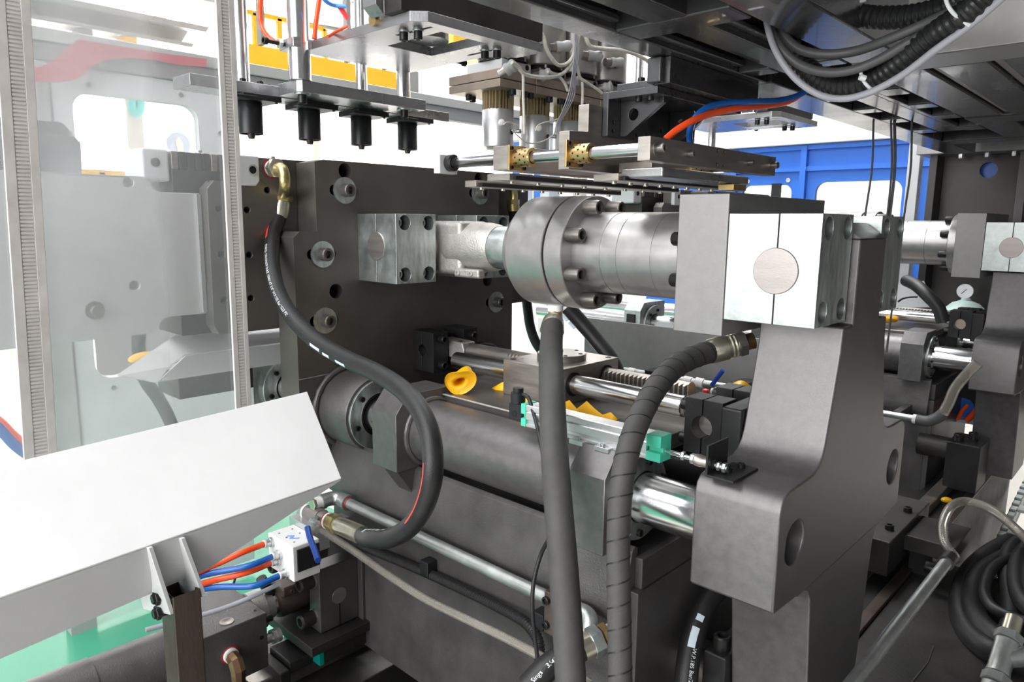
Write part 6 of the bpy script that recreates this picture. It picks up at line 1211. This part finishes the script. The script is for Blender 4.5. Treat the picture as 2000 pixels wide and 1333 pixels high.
c0, c1, c2, c3 = P(1776, 1072, Y=YS), P(1812, 1076, Y=YS), P(1796, 1246, Y=YS), P(1772, 1230, Y=YS); g = G(); g.box(c0.x, c1.x+.012, YS, YS+.16, c2.z, c0.z); obj('block', g, BLOCK, sk, bevel=.002)
xs_ = c1.x+.012
for a, b, r_ in ((1838, 1075, .015), (1820, 1107, .013), (1817, 1162, .009), (1812, 1212, .014)): q = P(a-12, b, X=xs_); bolt(sk, q, (1, 0, 0), r_, .030, BOLT)
obj('ledge', G().box(c0.x-.02, c1.x+.06, YS-.02, YS+.14, c0.z+.0005, c0.z+.04), DARK, sk, bevel=.003)
cm = thing('bed_cross_beam', (-.1, 2.0, .5), 'dark channel beam running right from the stop block', 'beam'); YX = 1.98; a, b = P(1832, 1128, Y=YX), P(2060, 1190, Y=YX); obj('upper_flange', G().box(xs_+.001, .25, YX, YX+.10, a.z-.012, a.z+.002), DARK, cm, bevel=.002); obj('web', G().box(xs_+.001, .25, YX+.01, YX+.02, a.z-.20, a.z-.0125), DARK, cm); obj('lower_flange', G().box(xs_+.001, .25, YX-.03, YX+.10, a.z-.215, a.z-.2005), DARK, cm, bevel=.002)
bf = thing('bed_floor_plate', (-.15, 1.6, .38), 'dark dirty steel plate covering the bed at the bottom right', 'plate'); zf = P(1760, 1290, Y=1.45).z; obj('plate', G().box(-.403, .30, 1.0, 1.97, zf-.02, zf), DARK, bf); obj('weld_seam', G().tube([P(1824, 1262, Z=zf+.001), P(1812, 1295, Z=zf+.001), P(1775, 1340, Z=zf+.001)], .0012, 6), GRAYD, bf); obj('support', G().box(-.40, -.36, 1.0, 1.97, 0, zf-.0205), DARK, bf); obj('support', G().box(.24, .29, 1.0, 1.97, 0, zf-.0205), DARK, bf)
for i, (pts, r_, lab) in enumerate((([(1975, 1060), (1930, 1085), (1895, 1120), (1878, 1165), (1880, 1210), (1905, 1250), (1950, 1280), (2020, 1300)], .024, 'outer thick black hose loop at the lower right corner'), ([(2010, 1075), (1960, 1095), (1915, 1125), (1900, 1165), (1905, 1205), (1930, 1235), (1970, 1262), (2030, 1280)], .024, 'inner thick black hose loop at the lower right corner'), ([(2010, 1050), (1975, 1075), (1968, 1120), (1975, 1170), (1975, 1220), (1968, 1240)], .020, 'black hose falling to the galvanised tee'), ([(1990, 1085), (1945, 1105), (1925, 1140), (1926, 1170), (1945, 1192), (1985, 1210), (2030, 1225)], .0115, 'slim black hose loop in front of the thick loops'), ([(2040, 1040), (1995, 1085), (1985, 1130), (1995, 1170), (2030, 1210)], .018, 'black hose looping at the right image edge'))):
    tubeo('hose_loop', [P(a, b, D=(1.86-.50*max(0, min(1, (b-1050)/240)))-.03*i) for a, b in pts], r_, RUB, lab, 'hose', 'hose loops at the lower right', 16, .012)
te = thing('pipe_tee', P(1960, 1300, D=1.34), 'galvanised pipe tee with hose fittings at the lower right corner', 'fitting'); ta, tb2, tc_ = P(1967, 1255, D=1.34), P(1948, 1318, D=1.31), P(2010, 1282, D=1.32)
obj('tee_body', G().tube([ta, ta.lerp(tb2, .15), ta.lerp(tb2, .85), tb2], [.0205, .019, .019, .0205], 20), GALV, te); obj('tee_branch', G().tube([ta.lerp(tb2, .5), tc_], .018, 18), GALV, te); ud = (ta-tb2).normalized(); obj('hex_nut', G().hexn(ta+ud*.002, ud, .041, .017), GALV, te); obj('nipple', G().tube([ta+ud*.018, ta+ud*.052], .0155, 18), CADL, te); obj('hex_nut', G().hexn(tb2-ud*.018, ud, .041, .017), GALV, te); obj('lower_nipple', G().tube([tb2-ud*.022, tb2-ud*.07], .020, 18), GALV, te)
la = thing('cable_ladder', P(1950, 1100, D=2.3), 'galvanised cable ladder with flat rungs rising at the right edge', 'cable tray'); a0, a1 = P(1925, 1120, D=2.2), P(2005, 945, D=2.75)
sd = (a1-a0).normalized(); 
for k in range(15): c = a0.lerp(a1, k/14); obj('chain_link', G().box(c.x-.012, c.x+.012, c.y-.028, c.y+.02, c.z-.022, c.z+.014), ZINC if k % 2 else GALV, la, bevel=.004)
for k in range(4): c = a0.lerp(a1, .12+.25*k); obj('rung', G().box(c.x+.012, c.x+.45, c.y-.03, c.y+.03, c.z+.016, c.z+.026), GALV, la, bevel=.002)
obj('side_rail', G().tube([a0-sd*.2+Vector((0, 0, -.03)), a1+sd*.1+Vector((0, 0, -.03))], .014, 8), GALV, la)
tg = thing('control_pipe', (-.62, 2.45, 1.03), 'thin galvanised pipe with a black elbow between the two arms at the right', 'pipe'); YQ = 2.40
q = P(1750, 812, Y=YQ); obj('bracket', G().box(q.x-.01, q.x+.01, YQ, 2.548, q.z-.012, q.z+.012), GRAYD, tg)
obj('pipe', G().tube([P(1715, 806, Y=YQ), P(1785, 818, Y=YQ)], .0105, 16), GALV, tg); obj('tape', G().tube([P(1783, 818, Y=YQ), P(1792, 820, Y=YQ)], .0145, 16), PTFE, tg); obj('elbow', G().tube(spline([P(1790, 820, Y=YQ), P(1812, 823, Y=YQ), P(1832, 816, Y=YQ), P(1842, 808, Y=YQ)], .006), .0165, 16), CABLE, tg); obj('riser', G().tube(spline([P(1842, 808, Y=YQ), P(1853, 788, Y=YQ), P(1865, 760, Y=YQ), P(1885, 735, Y=YQ), P(1910, 710, Y=YQ)], .01), .0150, 16), CLEAR, tg)
rc = thing('lower_rod', (-.5, 2.6, .97), 'dark steel rod ending in a black bolted block behind the near arm foot', 'rod'); YL = 2.55; obj('rod', G().tube([P(1795, 865, Y=YL), P(1865, 880, Y=YL)], .036, 24), STEELB if False else DARK, rc); a = P(1858, 860, Y=YL); obj('block', G().box(a.x, a.x+.09, YL-.06, YL+.08, a.z-.14, a.z+.01), BLOCK, rc, bevel=.004)
for k in range(2): bolt(rc, (a.x+.025+.03*k, YL-.03+.05*k, a.z+.01), (0, 0, 1), .014, .022)
bx = thing('junction_box', P(1890, 790, Y=2.9), 'open pale box with a blue dot and red tubes behind the far arm', 'box'); a, b = P(1845, 745, Y=2.95), P(1915, 820, Y=2.95); obj('back', G().box(a.x, b.x+.15, 2.95, 2.96, b.z, a.z), BLOCK, bx); obj('rim', G().box(a.x-.01, b.x+.15, 2.90, 2.96, b.z-.012, b.z-.0005), WHITEG, bx); q = P(1880, 797, Y=2.94); obj('dot', G().lathe((q.x, 2.949, q.z), (0, -1, 0), [(0, .035), (.004, .035)], 22), BLUEP, bx)
tubeo('air_tube', [P(1870, 820, Y=2.85), P(1880, 802, Y=2.85), P(1890, 792, Y=2.85)], .006, RED, 'short red tube in front of the blue dot', 'tube'); tubeo('air_tube', [P(1888, 822, Y=2.85), P(1903, 808, Y=2.85), P(1915, 790, Y=2.85)], .010, RED, 'thicker red tube right of the blue dot', 'tube')
lr = thing('rod_lower_near', (-.8, 1.118, .78), 'polished lower rod under the near arm foot, in the shade', 'rod'); obj('rod', G().cyl((-.5445, 1.04, .86), (-.497, 1.04, .86), .040, 28), STEELB, lr); obj('end_block', G().box(-.497, -.458, .985, 1.09, .80, .925), BLOCK, lr, bevel=.003); bolt(lr, (-.478, 1.01, .925), (0, 0, 1), .014, .022)
